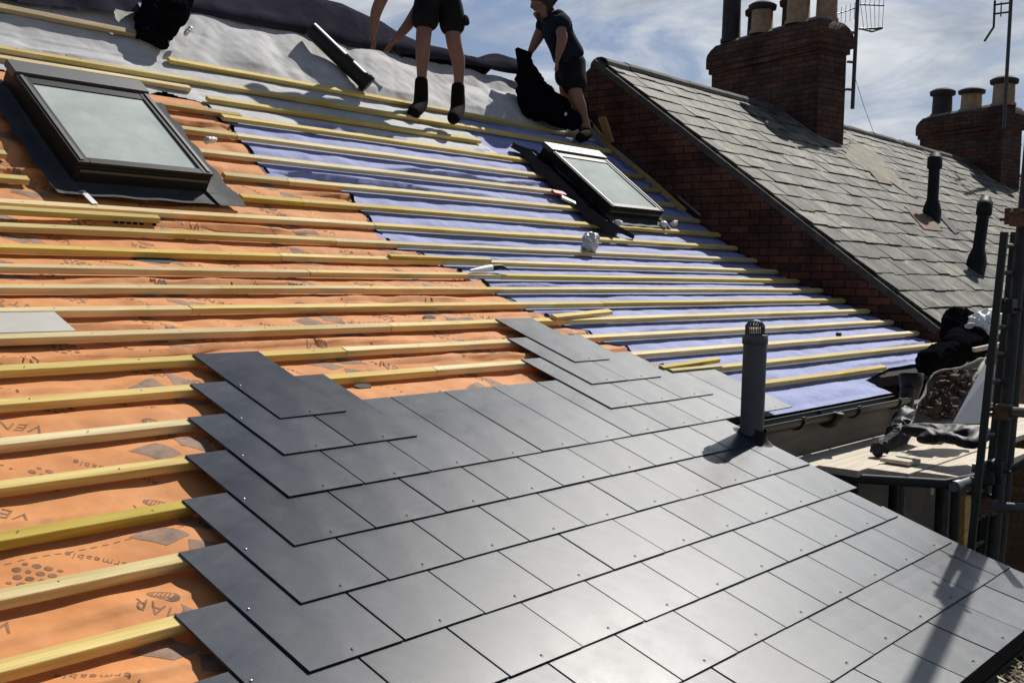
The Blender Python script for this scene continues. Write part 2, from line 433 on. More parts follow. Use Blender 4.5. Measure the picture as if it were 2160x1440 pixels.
M['sock'] = mat('sock', (0.30, 0.29, 0.27), .95)
M['bag'] = mat('silver_bag', (0.55, 0.56, 0.57), .35, metal=.2, var=.3, bump=.5, bscale=14)
M['sack'] = mat('white_sack', (0.52, 0.48, 0.41), .85, var=.35, nscale=7, bump=.4)
M['panel'] = mat('blue_grey_panel', (0.30, 0.32, 0.355), .6, var=.1)
M['leafA'] = mat('dead_leaf', (0.20, 0.15, 0.08), .9, objvar=.3, var=.5, nscale=40)
M['leafB'] = mat('pale_leaf', (0.50, 0.46, 0.34), .8, var=.3, nscale=40)
M['wire'] = mat('aerial_metal', (0.07, 0.07, 0.075), .5, metal=.6)
M['pale'] = mat('pale_sheet', (0.46, 0.445, 0.40), .8, var=.12, nscale=3)
M['red'] = mat('red_tape', (0.55, 0.05, 0.06), .6)
M['nail'] = mat('nail_head', (0.75, 0.75, 0.74), .3, metal=.6)
M['rivet'] = mat('copper_rivet', (0.045, 0.035, 0.03), .5, metal=.4)
M['hole'] = mat('void_black', (0.006, 0.006, 0.006), .95)

def glass_mat():
    m = mat('skylight_film', (0.47, 0.52, 0.49), .75, spec=.05, var=.22, nscale=2.2)
    m.node_tree.nodes['Principled BSDF'].inputs['Coat Weight'].default_value = 0.0
    m.node_tree.nodes['Principled BSDF'].inputs['Coat Roughness'].default_value = 0.04
    return m
M['glass'] = glass_mat()

def brick_mat(name, c1, c2, mortar, soot=0.5):
    m = bpy.data.materials.new(name); m.use_nodes = True; t = m.node_tree; b = t.nodes['Principled BSDF']
    b.inputs['Roughness'].default_value = .92; b.inputs['Specular IOR Level'].default_value = .2
    tcn = t.nodes.new('ShaderNodeTexCoord')
    br = t.nodes.new('ShaderNodeTexBrick'); br.inputs['Scale'].default_value = 1.0
    br.inputs['Brick Width'].default_value = .225; br.inputs['Row Height'].default_value = .075; br.inputs['Mortar Size'].default_value = .006
    br.inputs['Mortar Smooth'].default_value = .15; br.inputs['Bias'].default_value = -.1
    br.inputs['Color1'].default_value = (*c1, 1); br.inputs['Color2'].default_value = (*c2, 1); br.inputs['Mortar'].default_value = (*mortar, 1)
    # slight waviness in the courses
    n0 = t.nodes.new('ShaderNodeTexNoise'); n0.inputs['Scale'].default_value = 3.0
    t.links.new(tcn.outputs['UV'], n0.inputs['Vector'])
    vm = t.nodes.new('ShaderNodeVectorMath'); vm.operation = 'MULTIPLY_ADD'; vm.inputs[1].default_value = (.012, .012, 0)
    t.links.new(n0.outputs['Color'], vm.inputs[0]); t.links.new(tcn.outputs['UV'], vm.inputs[2])
    t.links.new(vm.outputs[0], br.inputs['Vector'])
    n = t.nodes.new('ShaderNodeTexNoise'); n.inputs['Scale'].default_value = 2.2; n.inputs['Detail'].default_value = 9; n.inputs['Roughness'].default_value = .7
    t.links.new(tcn.outputs['Object'], n.inputs['Vector'])
    r = t.nodes.new('ShaderNodeValToRGB'); r.color_ramp.elements[0].position = .35; r.color_ramp.elements[0].color = (1 - soot,) * 3 + (1,); r.color_ramp.elements[1].position = .7; r.color_ramp.elements[1].color = (1.1, 1.1, 1.1, 1)
    t.links.new(n.outputs['Fac'], r.inputs['Fac'])
    mx = t.nodes.new('ShaderNodeMixRGB'); mx.blend_type = 'MULTIPLY'; mx.inputs['Fac'].default_value = 1
    t.links.new(br.outputs['Color'], mx.inputs['Color1']); t.links.new(r.outputs['Color'], mx.inputs['Color2'])
    n3 = t.nodes.new('ShaderNodeTexNoise'); n3.inputs['Scale'].default_value = 45; n3.inputs['Detail'].default_value = 4
    t.links.new(tcn.outputs['Object'], n3.inputs['Vector'])
    m3 = t.nodes.new('ShaderNodeMixRGB'); m3.blend_type = 'OVERLAY'; m3.inputs['Fac'].default_value = .6
    t.links.new(mx.outputs['Color'], m3.inputs['Color1']); t.links.new(n3.outputs['Fac'], m3.inputs['Color2'])
    t.links.new(m3.outputs['Color'], b.inputs['Base Color'])
    bp = t.nodes.new('ShaderNodeBump'); bp.inputs['Strength'].default_value = .8; bp.inputs['Distance'].default_value = .01; bp.invert = True
    t.links.new(br.outputs['Fac'], bp.inputs['Height']); t.links.new(bp.outputs['Normal'], b.inputs['Normal'])
    return m
M['brick'] = brick_mat('gable_brick', (0.19, 0.078, 0.050), (0.075, 0.042, 0.032), (0.030, 0.026, 0.023), .7)
M['brick_stack'] = brick_mat('stack_brick', (0.16, 0.080, 0.056), (0.085, 0.050, 0.040), (0.040, 0.034, 0.029), .6)
M['brick_brown'] = brick_mat('wing_brick', (0.24, 0.14, 0.08), (0.17, 0.10, 0.06), (0.14, 0.12, 0.09), .3)

def old_slate_mat():
    m = bpy.data.materials.new('old_slate'); m.use_nodes = True; t = m.node_tree; b = t.nodes['Principled BSDF']
    b.inputs['Roughness'].default_value = .75; b.inputs['Specular IOR Level'].default_value = .35
    at = t.nodes.new('ShaderNodeAttribute'); at.attribute_name = 'tint'
    r = t.nodes.new('ShaderNodeValToRGB'); r.color_ramp.elements[0].position = 0; r.color_ramp.elements[0].color = (0.085, 0.081, 0.068, 1); r.color_ramp.elements[1].position = 1; r.color_ramp.elements[1].color = (0.265, 0.255, 0.215, 1)
    t.links.new(at.outputs['Fac'], r.inputs['Fac'])
    tcn = t.nodes.new('ShaderNodeTexCoord')
    n = t.nodes.new('ShaderNodeTexNoise'); n.inputs['Scale'].default_value = 6; n.inputs['Detail'].default_value = 10; n.inputs['Roughness'].default_value = .75
    t.links.new(tcn.outputs['Object'], n.inputs['Vector'])
    rr = t.nodes.new('ShaderNodeValToRGB'); rr.color_ramp.elements[0].position = .40; rr.color_ramp.elements[0].color = (.22, .20, .17, 1); rr.color_ramp.elements[1].position = .62; rr.color_ramp.elements[1].color = (1.15, 1.15, 1.12, 1)
    t.links.new(n.outputs['Fac'], rr.inputs['Fac'])
    mx = t.nodes.new('ShaderNodeMixRGB'); mx.blend_type = 'MULTIPLY'; mx.inputs['Fac'].default_value = 1
    t.links.new(r.outputs['Color'], mx.inputs['Color1']); t.links.new(rr.outputs['Color'], mx.inputs['Color2'])
    # lichen / mortar wash
    n2 = t.nodes.new('ShaderNodeTexNoise'); n2.inputs['Scale'].default_value = 1.7; n2.inputs['Detail'].default_value = 11; n2.inputs['Roughness'].default_value = .7
    t.links.new(tcn.outputs['Object'], n2.inputs['Vector'])
    r2 = t.nodes.new('ShaderNodeValToRGB'); r2.color_ramp.elements[0].position = .55; r2.color_ramp.elements[0].color = (0, 0, 0, 1); r2.color_ramp.elements[1].position = .68; r2.color_ramp.elements[1].color = (.7, .7, .7, 1)
    t.links.new(n2.outputs['Fac'], r2.inputs['Fac'])
    m2 = t.nodes.new('ShaderNodeMixRGB'); m2.inputs['Color2'].default_value = (0.30, 0.265, 0.16, 1)
    t.links.new(r2.outputs['Color'], m2.inputs['Fac']); t.links.new(mx.outputs['Color'], m2.inputs['Color1'])
    t.links.new(m2.outputs['Color'], b.inputs['Base Color'])
    bp = t.nodes.new('ShaderNodeBump'); bp.inputs['Strength'].default_value = .5; bp.inputs['Distance'].default_value = .006
    t.links.new(n.outputs['Fac'], bp.inputs['Height']); t.links.new(bp.outputs['Normal'], b.inputs['Normal'])
    return m
M['old_slate'] = old_slate_mat()

# ------------------------------------------------------------------ setting
g = MB(); g.add([(-900, -900, 0), (900, -900, 0), (900, 900, 0), (-900, 900, 0)], [(0, 1, 2, 3)])
tag(g.build('ground', M['ground'], origin=(0, 0, 0)), kind='structure')

# our house: walls, roof deck, soffit, fascia
XW = 9.85
EAVE_Y = 2.72
house = empty('terraced_house', (4, 4, 0), 'terraced house under repair, its roof stripped back to battens and felt', 'house')
w = MB()
w.box((-4, 2.95, 0), (9.84, 3.15, 5.08))
w.box((-4, 1.25, 0), (4.86, 1.40, 4.45))
w.box((4.78, 1.40, 0), (4.90, 2.95, 4.55))
w.build('wall', M['render'], house)
dk = MB()
for (u0, u1, s0, s1) in ((-6.3, 7.50, -3.2, 2.05), (-6.3, 2.60, 2.05, 4.06), (2.6, 4.86, 2.05, 2.33)):
    n = max(2, int((s1 - s0) / .25)); ssx = np.linspace(s0, s1, n + 1)
    for a, b in zip(ssx[:-1], ssx[1:]):
        dk.hexa([S1(u0, b, -.16), S1(u1, b, -.16), S1(u1, a, -.16), S1(u0, a, -.16), S1(u0, b, -.075), S1(u1, b, -.075), S1(u1, a, -.075), S1(u0, a, -.075)])
# rear slope beyond the ridge
rt_ = S1(0, -3.2, -.06)
dk.hexa([(-4, rt_.y, rt_.z - .1), (9.84, rt_.y, rt_.z - .1), (9.84, rt_.y + 4, rt_.z - 3.1), (-4, rt_.y + 4, rt_.z - 3.1), (-4, rt_.y, rt_.z), (9.84, rt_.y, rt_.z), (9.84, rt_.y + 4, rt_.z - 3.0), (-4, rt_.y + 4, rt_.z - 3.0)])
dk.build('roof_deck', M['hole'], house)
fa = MB(); fa.box((4.95, 2.72, 4.99), (7.12, 2.745, 5.16)); fa.build('fascia', M['fascia'], house)
fa = MB(); fa.box((4.95, 2.70, 4.79), (9.83, 2.73, 4.985)); fa.build('lower_fascia', M['fascia'], house)
so_ = MB(); so_.box((4.95, 2.735, 4.80), (9.83, 2.95, 4.83)); so_.build('soffit', M['soffit'], house)
# verge board of the lower roof section
vb = MB(); vs = np.linspace(2.36, 4.06, 8)
for a, b in zip(vs[:-1], vs[1:]):
    vb.hexa([S1(2.575, b, -.16), S1(2.60, b, -.16), S1(2.60, a, -.16), S1(2.575, a, -.16), S1(2.575, b, -.004), S1(2.60, b, -.004), S1(2.60, a, -.004), S1(2.575, a, -.004)])
vb.build('verge_board', M['soffit'], house)

# gutters
def gutter(name, x0, x1, y, z, r, label, brackets):
    t = empty(name, ((x0 + x1) / 2, y, z - r), label, 'gutter')
    m_ = MB(); seg = 14; n = 2
    for (ra, flip) in ((r, 0), (r - .004, 1)):
        vs = []
        for i, x in enumerate(np.linspace(x0, x1, n)):
            for k in range(seg + 1):
                a = math.pi + math.pi * k / seg
                vs.append((x, y + ra * math.cos(a), z + ra * math.sin(a)))
        fs = [(i * (seg + 1) + k, i * (seg + 1) + k + 1, (i + 1) * (seg + 1) + k + 1, (i + 1) * (seg + 1) + k) for i in range(n - 1) for k in range(seg)]
        if flip: fs = [f[::-1] for f in fs]
        m_.add(vs, fs, 0, smooth=True)
    m_.box((x0, y - r - .004, z - .004), (x1, y - r + .006, z + .004)); m_.box((x0, y + r - .006, z - .004), (x1, y + r + .004, z + .004))
    m_.build('channel', M['gutter'], t)
    for bx in brackets:
        b = MB(); b.box((bx - .02, y - r - .006, z - .012), (bx + .02, y - r + .008, z + .012))
        b.tube([(bx, y + (r + .006) * math.cos(a), z + (r + .006) * math.sin(a)) for a in np.linspace(math.pi, 2 * math.pi, 9)], .007, 6)
        b.build('bracket', M['gutter'], t)
    return t
GM = gutter('gutter', 4.98, 7.14, 2.66, 5.235, .056, 'black half-round gutter under the lilac felt at the main eave', [5.55, 6.3, 6.95])
cl = MB(); cl.tube([(5.98, 2.66 + .066 * math.cos(a), 5.235 + .066 * math.sin(a)) for a in np.linspace(math.pi, 2 * math.pi, 11)], .03, 8)
cl.build('union_clip', M['gutter'], GM)
EG = S1(0, 4.12, 0)
GL = gutter('gutter', -2.2, 4.97, EG.y - .045, EG.z - .055, .062, 'low black gutter full of dead leaves below the new slates', [3.2, 4.1, 4.8])
# pale outer lip of the low gutter
lp = MB(); lp.box((-2.2, EG.y - .119, EG.z - .062), (4.97, EG.y - .110, EG.z - .048)); lp.build('lip', M['mortar'], GL)
lf = MB(); rnd = random.Random(3)
for i in range(700):
    x = rnd.uniform(2.6, 4.97); y = EG.y - .045 + rnd.uniform(-.052, .05); z = EG.z - .068 + rnd.uniform(-.014, .022)
    a = rnd.uniform(0, 6.28); l = rnd.uniform(.010, .034); wd = l * rnd.uniform(.15, .45)
    d1 = Vector((math.cos(a), math.sin(a), rnd.uniform(-.5, .6))).normalized() * l; d2 = Vector((-math.sin(a), math.cos(a), rnd.uniform(-.5, .5))).normalized() * wd
    c = Vector((x, y, z))
    lf.add([c - d1, c + d2, c + d1 + Vector((0, 0, .004)), c - d2], [(0, 1, 2, 3)], 0 if rnd.random() < .75 else 1)
tag(lf.build('leaf_litter', [M['leafA'], M['leafB']]), 'dry leaves and moss lying in the low gutter', 'leaves', kind='stuff')

# ------------------------------------------------------------------ underlay sheets
BK = .25
def bmask(s):                        # 0 on a batten, 1 midway
    f = (s / BK) - np.floor(s / BK)  # batten spans f 0 .. .18
    return np.clip(np.sin(np.pi * np.clip((f - .17) / .83, 0, 1)), 0, 1)
def hbill(u, s, amp=1.0, seed=0.0):
    k = np.floor(s / BK)
    m = bmask(s)
    big = N1(u * 1.7 + k * 7.3 + seed, k * 3.1 + seed)
    mid = N2(u * 5.5 + k * 1.7, s * 5.0 + seed + 4)
    fine = N3(u * 16 + seed, s * 22 + 9)
    sag = -.046 + (.014 + .020 * big + .012 * mid) * m * amp + .0035 * fine * np.sqrt(m) * amp
    # long pinched folds running with the battens
    fold = N2(u * .9 + k * 11.1 + seed, 5.5 + k)
    f = (s / BK) - k
    c = .62 + .12 * N1(u * 1.3, k * 5 + 2.2 + seed)
    ridge_ = np.where(f > c, np.exp(-((f - c) / .030) ** 2), np.exp(-((f - c) / .11) ** 2)) * np.clip(fold - .02, 0, 1) * .075
    return np.minimum(sag + ridge_ * amp, np.where(m < .03, -.034, .0))
def sheet(name, u0, u1, s0, s1, du, ds, hf, mats, label, mask=None, extra=None, cat='membrane'):
    nu = int((u1 - u0) / du) + 1; ns = int((s1 - s0) / ds) + 1
    U, SS = np.meshgrid(np.linspace(u0, u1, nu), np.linspace(s0, s1, ns))
    H = hf(U, SS)
    P = S(U, SS, H).reshape(-1, 3)
    fs = []
    UC = (U[:-1, :-1] + U[1:, 1:]) / 2; SC_ = (SS[:-1, :-1] + SS[1:, 1:]) / 2
    ok = mask(UC, SC_) if mask else np.ones_like(UC, bool)
    for j in range(ns - 1):
        for i in range(nu - 1):
            if ok[j, i]:
                a = j * nu + i; fs.append((a, a + nu, a + nu + 1, a + 1))
    used = sorted({v for f in fs for v in f}); mp_ = {v: i for i, v in enumerate(used)}
    b = MB(); b.add(P[used], [tuple(mp_[v] for v in f) for f in fs], 0, smooth=True)
    if extra:
        gu = np.linspace(u0, u1, nu); gs = np.linspace(s0, s1, ns)
        def hgi(u, s):
            u = np.asarray(u, float); s = np.asarray(s, float)
            x = np.clip((u - u0) / (gu[1] - gu[0]), 0, nu - 1.001); y = np.clip((s - s0) / (gs[1] - gs[0]), 0, ns - 1.001)
            i = x.astype(int); j = y.astype(int); fx = x - i; fy = y - j
            return (H[j, i] * (1 - fx) + H[j, i + 1] * fx) * (1 - fy) + (H[j + 1, i] * (1 - fx) + H[j + 1, i + 1] * fx) * fy
        extra(b, hgi)
    return tag(b.build(name, mats), label, cat)

def seam(s):                         # right edge of the orange sheet
    s = np.asarray(s, float)
    return np.interp(s, [-3, -1.03, -1.0, -.2, 0, .8, 1.2, 1.7, 2.28, 2.30, 4.2], [2.10, 2.12, 2.70, 2.58, 2.80, 2.80, 2.95, 3.05, 3.1, 2.55, 2.55]) + .012 * N1(s * 9, s * 0 + 3)

# printing on the orange sheet: words, badges, dots and angular marks in diagonal rows
def glyph_mesh(txt, size):
    c = bpy.data.curves.new('t', 'FONT'); c.body = txt; c.size = size; c.resolution_u = 2; c.space_character = 1.15
    o = bpy.data.objects.new('t', c); COL.objects.link(o)
    dg = bpy.context.evaluated_depsgraph_get(); dg.update()
    me = o.evaluated_get(dg).to_mesh()
    bm = bmesh.new(); bm.from_mesh(me); bmesh.ops.triangulate(bm, faces=bm.faces[:])
    vs = [(v.co.x, v.co.y) for v in bm.verts]; fs = [tuple(v.index for v in f.verts) for f in bm.faces]
    bm.free(); o.evaluated_get(dg).to_mesh_clear()
    bpy.data.objects.remove(o); bpy.data.curves.remove(c)
    return vs, fs
def refine(shape, maxlen=.013):
    vs, fs = shape
    bm = bmesh.new(); bv = [bm.verts.new((x, y, 0)) for x, y in vs]
    for f in fs:
        try: bm.faces.new([bv[i] for i in f])
        except ValueError: pass
    bmesh.ops.triangulate(bm, faces=bm.faces[:])
    for _ in range(4):
        ed = [e_ for e_ in bm.edges if e_.calc_length() > maxlen]
        if not ed: break
        bmesh.ops.subdivide_edges(bm, edges=ed, cuts=1); bmesh.ops.triangulate(bm, faces=bm.faces[:])
    bm.verts.index_update()
    r = [(v.co.x, v.co.y) for v in bm.verts], [tuple(v.index for v in f.verts) for f in bm.faces]
    bm.free(); return r
def ellipse(a, b, n=20, c=(0, 0), hole=0.0):
    if hole <= 0:
        return [(c[0] + a * math.cos(t), c[1] + b * math.sin(t)) for t in np.linspace(0, 2 * math.pi, n, False)], [tuple(range(n))]
    vs = [(c[0] + a * k * math.cos(t), c[1] + b * k * math.sin(t)) for k in (1, hole) for t in np.linspace(0, 2 * math.pi, n, False)]
    return vs, [(i, (i + 1) % n, n + (i + 1) % n, n + i) for i in range(n)]
G1 = refine(glyph_mesh('VENT', .074)); G2 = refine(glyph_mesh('CROMAR', .060)); G3 = refine(glyph_mesh('Air Permeable', .040))
def orange_print(b, hf):
    e1 = np.array([-.745, .667]); e2 = np.array([-.667, -.745])      # (u, upslope)
    cache = {}
    def put(shape, ox, oy, mi, lift=.0009):
        if len(shape[0]) < 60:
            k_ = tuple(shape[0])
            if k_ not in cache: cache[k_] = refine(shape)
            shape = cache[k_]
        vs, fs = shape
        uv = [np.array([cu, -cs]) + e1 * (ox + x) + e2 * (oy + y) for x, y in vs]
        U = np.array([p[0] for p in uv]); SS = np.array([-p[1] for p in uv])
        if SS.min() < -1.95 or SS.max() > 4.0 or U.min() < -2.2 or (U > seam(SS) - .02).any(): return
        P = S(U, SS, hf(U, SS) + lift)
        b.add(P, fs, mi)
    for i in range(-7, 9):
        for j in range(-6, 8):
            cu = -.756 + .25 * i + .66 * j; cs = 2.624 - .458 * i + .36 * j
            if cs < -2 or cs > 4.2 or cu < -2.3 or cu > 3.3: continue
            put(ellipse(.044, .026, 24), 0, 0, 1, .0008)
            for q in range(5): put(([(-.026 + q * .011, -.013), (-.021 + q * .011, -.013), (-.017 + q * .011, .013), (-.022 + q * .011, .013)], [(0, 1, 2, 3)]), 0, 0, 3, .0016)
            put(G1, -.43, .045, 1); put(G2, -.21, .045, 1); put(G3, .02, -.135, 1)
            for q in range(16):
                rr = .012 if q % 3 else .008
                put(ellipse(rr, rr * .8, 10, ((q % 4) * .030 + (q // 4 % 2) * .012, (q // 4) * .028)), -.46, -.20, 1)
            for q in range(5): put(ellipse(.006, .005, 8, (q * .03, -q * .012)), -.30, -.16, 1)
            put(([(0, 0), (.15, .04), (.13, .10), (.02, .07)], [(0, 1, 2, 3)]), -.16, -.33, 2)
            put(([(0, 0), (.10, -.06), (.16, .05), (.05, .07)], [(0, 1, 2, 3)]), -.01, -.31, 2)
            put(([(0, 0), (.13, -.04), (.06, .09), (-.05, .07)], [(0, 1, 2, 3)]), -.06, -.45, 2)
            put(([(0, 0), (.05, -.035), (.11, 0), (.05, .035)], [(0, 1, 2, 3)]), -.34, .17, 2)
    # dashed nail line
    for s_ in (2.34, .92, -.45):
        for q in range(120):
            u_ = -1.9 + q * .034
            if u_ < float(seam(s_)) - .05:
                U = np.array([u_, u_ + .019, u_ + .019, u_]); SS = np.array([s_ + .001, s_ + .001, s_ - .002, s_ - .002]) + .0 
                b.add(S(U, SS, hf(U, SS) + .001), [(0, 1, 2, 3)], 1)
h_or = lambda u, s: hbill(u, s, 1.0, 0)
sheet('orange_membrane', -2.3, 3.16, -1.98, 4.02, .022, .0125, h_or, [M['orange'], M['print'], M['print_grey'], M['orange']],
      'orange printed roofing felt sagging between the battens on the left of the roof', mask=lambda u, s: u < seam(s), extra=orange_print)
h_pu = lambda u, s: hbill(u, s, .8, 17.0) - .004
def pu_mask(u, s):
    right = np.where(s > 1.98, 5.15 + .6 * np.clip((2.08 - s) / .1, 0, 1), np.where(s > 1.7, 7.48, 7.49))
    return (u > seam(s) - .10) & ~((u < 4.95) & (s < -1.86)) & (u < right) & ((s < 2.27) | (u < 5.1)) & ~((s > 2.09) & (u > 5.08))
sheet('lilac_membrane', 2.0, 7.49, -2.75, 2.30, .024, .0125, h_pu, [M['purple']],
      'lilac roofing felt sagging between the battens beside the brick gable', mask=pu_mask)
# dark edge tape along the lap between the two sheets
et = MB(); sv_ = np.linspace(-1.78, 1.75, 160)
for a, b in zip(sv_[:-1], sv_[1:]):
    if -1.08 < a < -.94: continue
    ua, ub = float(seam(a)), float(seam(b))
    if abs(ua - ub) > .1: continue
    et.add([S1(ua - .008, a, float(h_or(ua, a)) + .006), S1(ub - .008, b, float(h_or(ub, b)) + .006), S1(ub + .022, b, float(h_or(ub, b)) + .006), S1(ua + .022, a, float(h_or(ua, a)) + .006)], [(0, 1, 2, 3)])
tag(et.build('edge_tape', M['black_matt']), 'thin black tape along the lap between orange and lilac felt', 'tape')

def h_gr(u, s):
    w_ = .010 * N1(u * 3.1 + s * 2, s * 3.3) + .006 * N2(u * 9 - s * 5, s * 8) + .0025 * N3(u * 24, s * 22)
    up = np.clip((-2.50 - s) / .12, 0, 1)
    crum = up * (.040 * np.abs(N1(u * 2.3 + s, s * 2.2 + 7)) + .010 * np.abs(N2(u * 6 + s * 3, s * 5)) + .003 * np.abs(N3(u * 14 - s * 9, s * 11)))
    base = hbill(u, s, .8, 31.) + .004
    flat = -.036 + w_ * .4 + crum
    return np.where(s > -2.47, np.minimum(base, -.031), flat)
def gr_mask(u, s):
    low = np.where(u < 2.12, -2.0 + .05 * N1(u * 6, u * 0), np.where(u < 5.04 + .02 * (s + 2) * 10, -1.79 + .02 * N1(u * 5, u * 0 + 2), -2.44))
    return (s < low) & (u < 7.3)
sheet('grey_membrane', -3.2, 7.35, -3.18, -1.75, .022, .0125, h_gr, [M['grey_felt']],
      'crumpled grey roofing felt along the top of the roof below the ridge', mask=gr_mask)

# ------------------------------------------------------------------ battens
BW, BH = .045, .030
def batten_mesh(u0, u1, sedge, h0=0.0, seed=0, w=BW, th=BH, skew=0.0):
    """sedge = s of the lower edge of the top face"""
    n = max(2, int(abs(u1 - u0) / .16)); b = MB(); us = np.linspace(u0, u1, n + 1); vs = []
    for u in us:
        wob = .0035 * float(N1(u * .9 + seed, seed)); wo2 = .0025 * float(N2(u * 1.1 + seed, seed + 2))
        sb = sedge + wob + skew * (u - u0); hh = h0 + wo2
        c = .002
        vs += [S1(u, sb, hh - th), S1(u, sb, hh - c), S1(u, sb - c, hh), S1(u, sb - w + c, hh), S1(u, sb - w, hh - c), S1(u, sb - w, hh - th)]
    fs = []
    for i in range(n):
        for k in range(6):
            k2 = (k + 1) % 6; fs.append((i * 6 + k, i * 6 + k2, (i + 1) * 6 + k2, (i + 1) * 6 + k))
    fs += [tuple(range(6))[::-1], tuple(range(n * 6, n * 6 + 6))]
    b.add(vs, fs)
    rn = random.Random(int(seed * 100) + 5); u = u0 + .06
    while u < u1 - .03:
        c = S1(u, sedge - w * rn.uniform(.35, .65) + skew * (u - u0), h0 + .0016); n_ = Sn(sedge)
        ax = Vector((1, 0, 0)); ay = n_.cross(ax); r_ = .0035
        b.add([c + ax * (r_ * math.cos(t)) + ay * (r_ * math.sin(t)) for t in np.linspace(0, 6.283, 7)[:-1]], [(0, 1, 2, 3, 4, 5)], 1)
        u += .42 + rn.uniform(-.03, .03)
    return b
order = ['lowest', 'second', 'third', 'fourth', 'fifth', 'sixth', 'seventh', 'eighth', 'ninth', 'tenth', 'eleventh', 'twelfth', 'thirteenth', 'fourteenth', 'fifteenth', 'sixteenth', 'seventeenth', 'eighteenth', 'nineteenth', 'twentieth', '21st', '22nd', '23rd', '24th', '25th', '26th', '27th']
SP = {  # k: list of (u0, u1, material)
    12: [(-2.3, 2.57, 'pine')], 11: [(-2.3, 2.57, 'pine')], 10: [(-2.3, 2.57, 'pine')], 9: [(-2.3, 2.57, 'pine_yellow')], 13: [(-2.3, 2.57, 'pine')], 14: [(-2.3, 2.57, 'pine')],
    8: [(-2.3, 1.9, 'pine'), (1.905, 5.55, 'pine')], 7: [(-2.3, 2.2, 'pine'), (2.205, 7.50, 'pine_yellow')],
    6: [(-2.3, 1.3, 'pine'), (1.305, 7.49, 'pine')], 5: [(-2.3, .95, 'pine_yellow'), (.955, 7.48, 'pine')],
    4: [(-2.3, 1.45, 'pine'), (1.455, 7.50, 'pine')], 3: [(-2.3, .45, 'pine'), (.455, 3.6, 'pine'), (3.605, 7.49, 'pine_yellow')],
    2: [(-2.3, 1.68, 'pine'), (1.685, 7.50, 'pine')], 1: [(-2.3, 1.5, 'pine'), (1.505, 3.1, 'pine'), (3.105, 7.48, 'pine_yellow')],
    0: [(-2.3, 1.49, 'pine_yellow'), (1.495, 7.50, 'pine')], -1: [(-2.3, 2.08, 'pine'), (2.085, 7.50, 'pine')],
    -2: [(-2.3, 2.60, 'pine'), (2.605, 7.49, 'pine')], -3: [(-2.3, .38, 'pine'), (1.70, 2.17, 'pine_yellow'), (2.175, 7.52, 'pine')],
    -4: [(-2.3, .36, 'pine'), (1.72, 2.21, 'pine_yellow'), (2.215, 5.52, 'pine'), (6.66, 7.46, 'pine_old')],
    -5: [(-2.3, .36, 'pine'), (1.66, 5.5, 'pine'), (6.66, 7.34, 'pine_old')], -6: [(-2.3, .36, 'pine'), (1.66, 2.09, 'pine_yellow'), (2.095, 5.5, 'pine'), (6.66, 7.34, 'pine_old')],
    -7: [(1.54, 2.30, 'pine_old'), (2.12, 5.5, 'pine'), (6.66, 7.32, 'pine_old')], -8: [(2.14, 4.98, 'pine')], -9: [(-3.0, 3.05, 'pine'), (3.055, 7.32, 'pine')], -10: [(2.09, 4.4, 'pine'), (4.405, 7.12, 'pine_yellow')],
}
side3 = {1: [''], 2: ['left', 'right'], 3: ['left', 'middle', 'right'], 4: ['far left', 'left middle', 'right middle', 'far right']}
tone = {'pine': 'pale pine', 'pine_yellow': 'yellow pine', 'pine_old': 'brown pine'}
ks = sorted(SP, reverse=True)
for k in ks:
    L = SP[k]
    for i, (u0, u1, mt) in enumerate(L):
        off = 0.0
        if k == -7 and i == 0: off = -.052
        b = batten_mesh(u0, u1, BK * k + .04 + off, 0.0, k * 3.7 + i * 1.3)
        o = b.build('roof_batten', [M[mt], M['rivet']])
        pos = '' if len(L) == 1 else side3[len(L)][i] + ' piece, '
        where = ('over orange felt' if u1 < 3.0 and k > -7 else 'over lilac felt' if u0 > 1.2 and u1 > 7 else 'across the roof')
        tag(o, '%s batten, %s%s row up from the low gutter, %s' % (tone[mt], pos, order[14 - k], where), 'batten', 'battens nailed across the roof')
def batten_extra(name, b, mt, label, group=None):
    tag(b.build(name, [M[mt], M['rivet']]), label, 'batten', group)
batten_extra('roof_batten', batten_mesh(-3.0, 2.06, -2.075, 0.0, 91), 'pine', 'pale pine batten lying just above the large left skylight', 'battens nailed across the roof')
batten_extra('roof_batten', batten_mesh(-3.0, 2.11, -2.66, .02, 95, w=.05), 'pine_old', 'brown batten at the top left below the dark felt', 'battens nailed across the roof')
# loose lengths
def loose(p, q, w, th, h, mt, label, name='loose_batten', extra=None):
    (u0, s0), (u1, s1) = p, q
    b = MB(); a = S1(u0, s0, h + th / 2); c = S1(u1, s1, h + th / 2)
    b.bar(a, c, w, th, up=Sn((s0 + s1) / 2)); o = b.build(name, M[mt], bevel=.002)
    return tag(o, label, 'batten offcut')
loose((2.325, 0.012), (3.262, 0.017), .036, .018, .001, 'pine_yellow', 'short loose batten lying on the battens where orange meets lilac felt')
loose((2.778, 1.018), (3.445, 0.955), .045, .022, .002, 'pine', 'short loose batten offcut lying just above the far right stack of slates')
loose((2.899, 1.752), (3.598, 1.715), .035, .025, .002, 'pine_yellow', 'upper of two thin yellow offcuts lying left of the grey flue pipe')
loose((2.943, 1.790), (3.498, 1.794), .03, .02, .001, 'pine_yellow', 'lower of two thin yellow offcuts lying left of the grey flue pipe')
st = loose((-0.179, -0.347), (0.925, -0.345), .04, .032, .0, 'pine_yellow', 'loose yellow batten end with black stencilled marks below the left skylight')
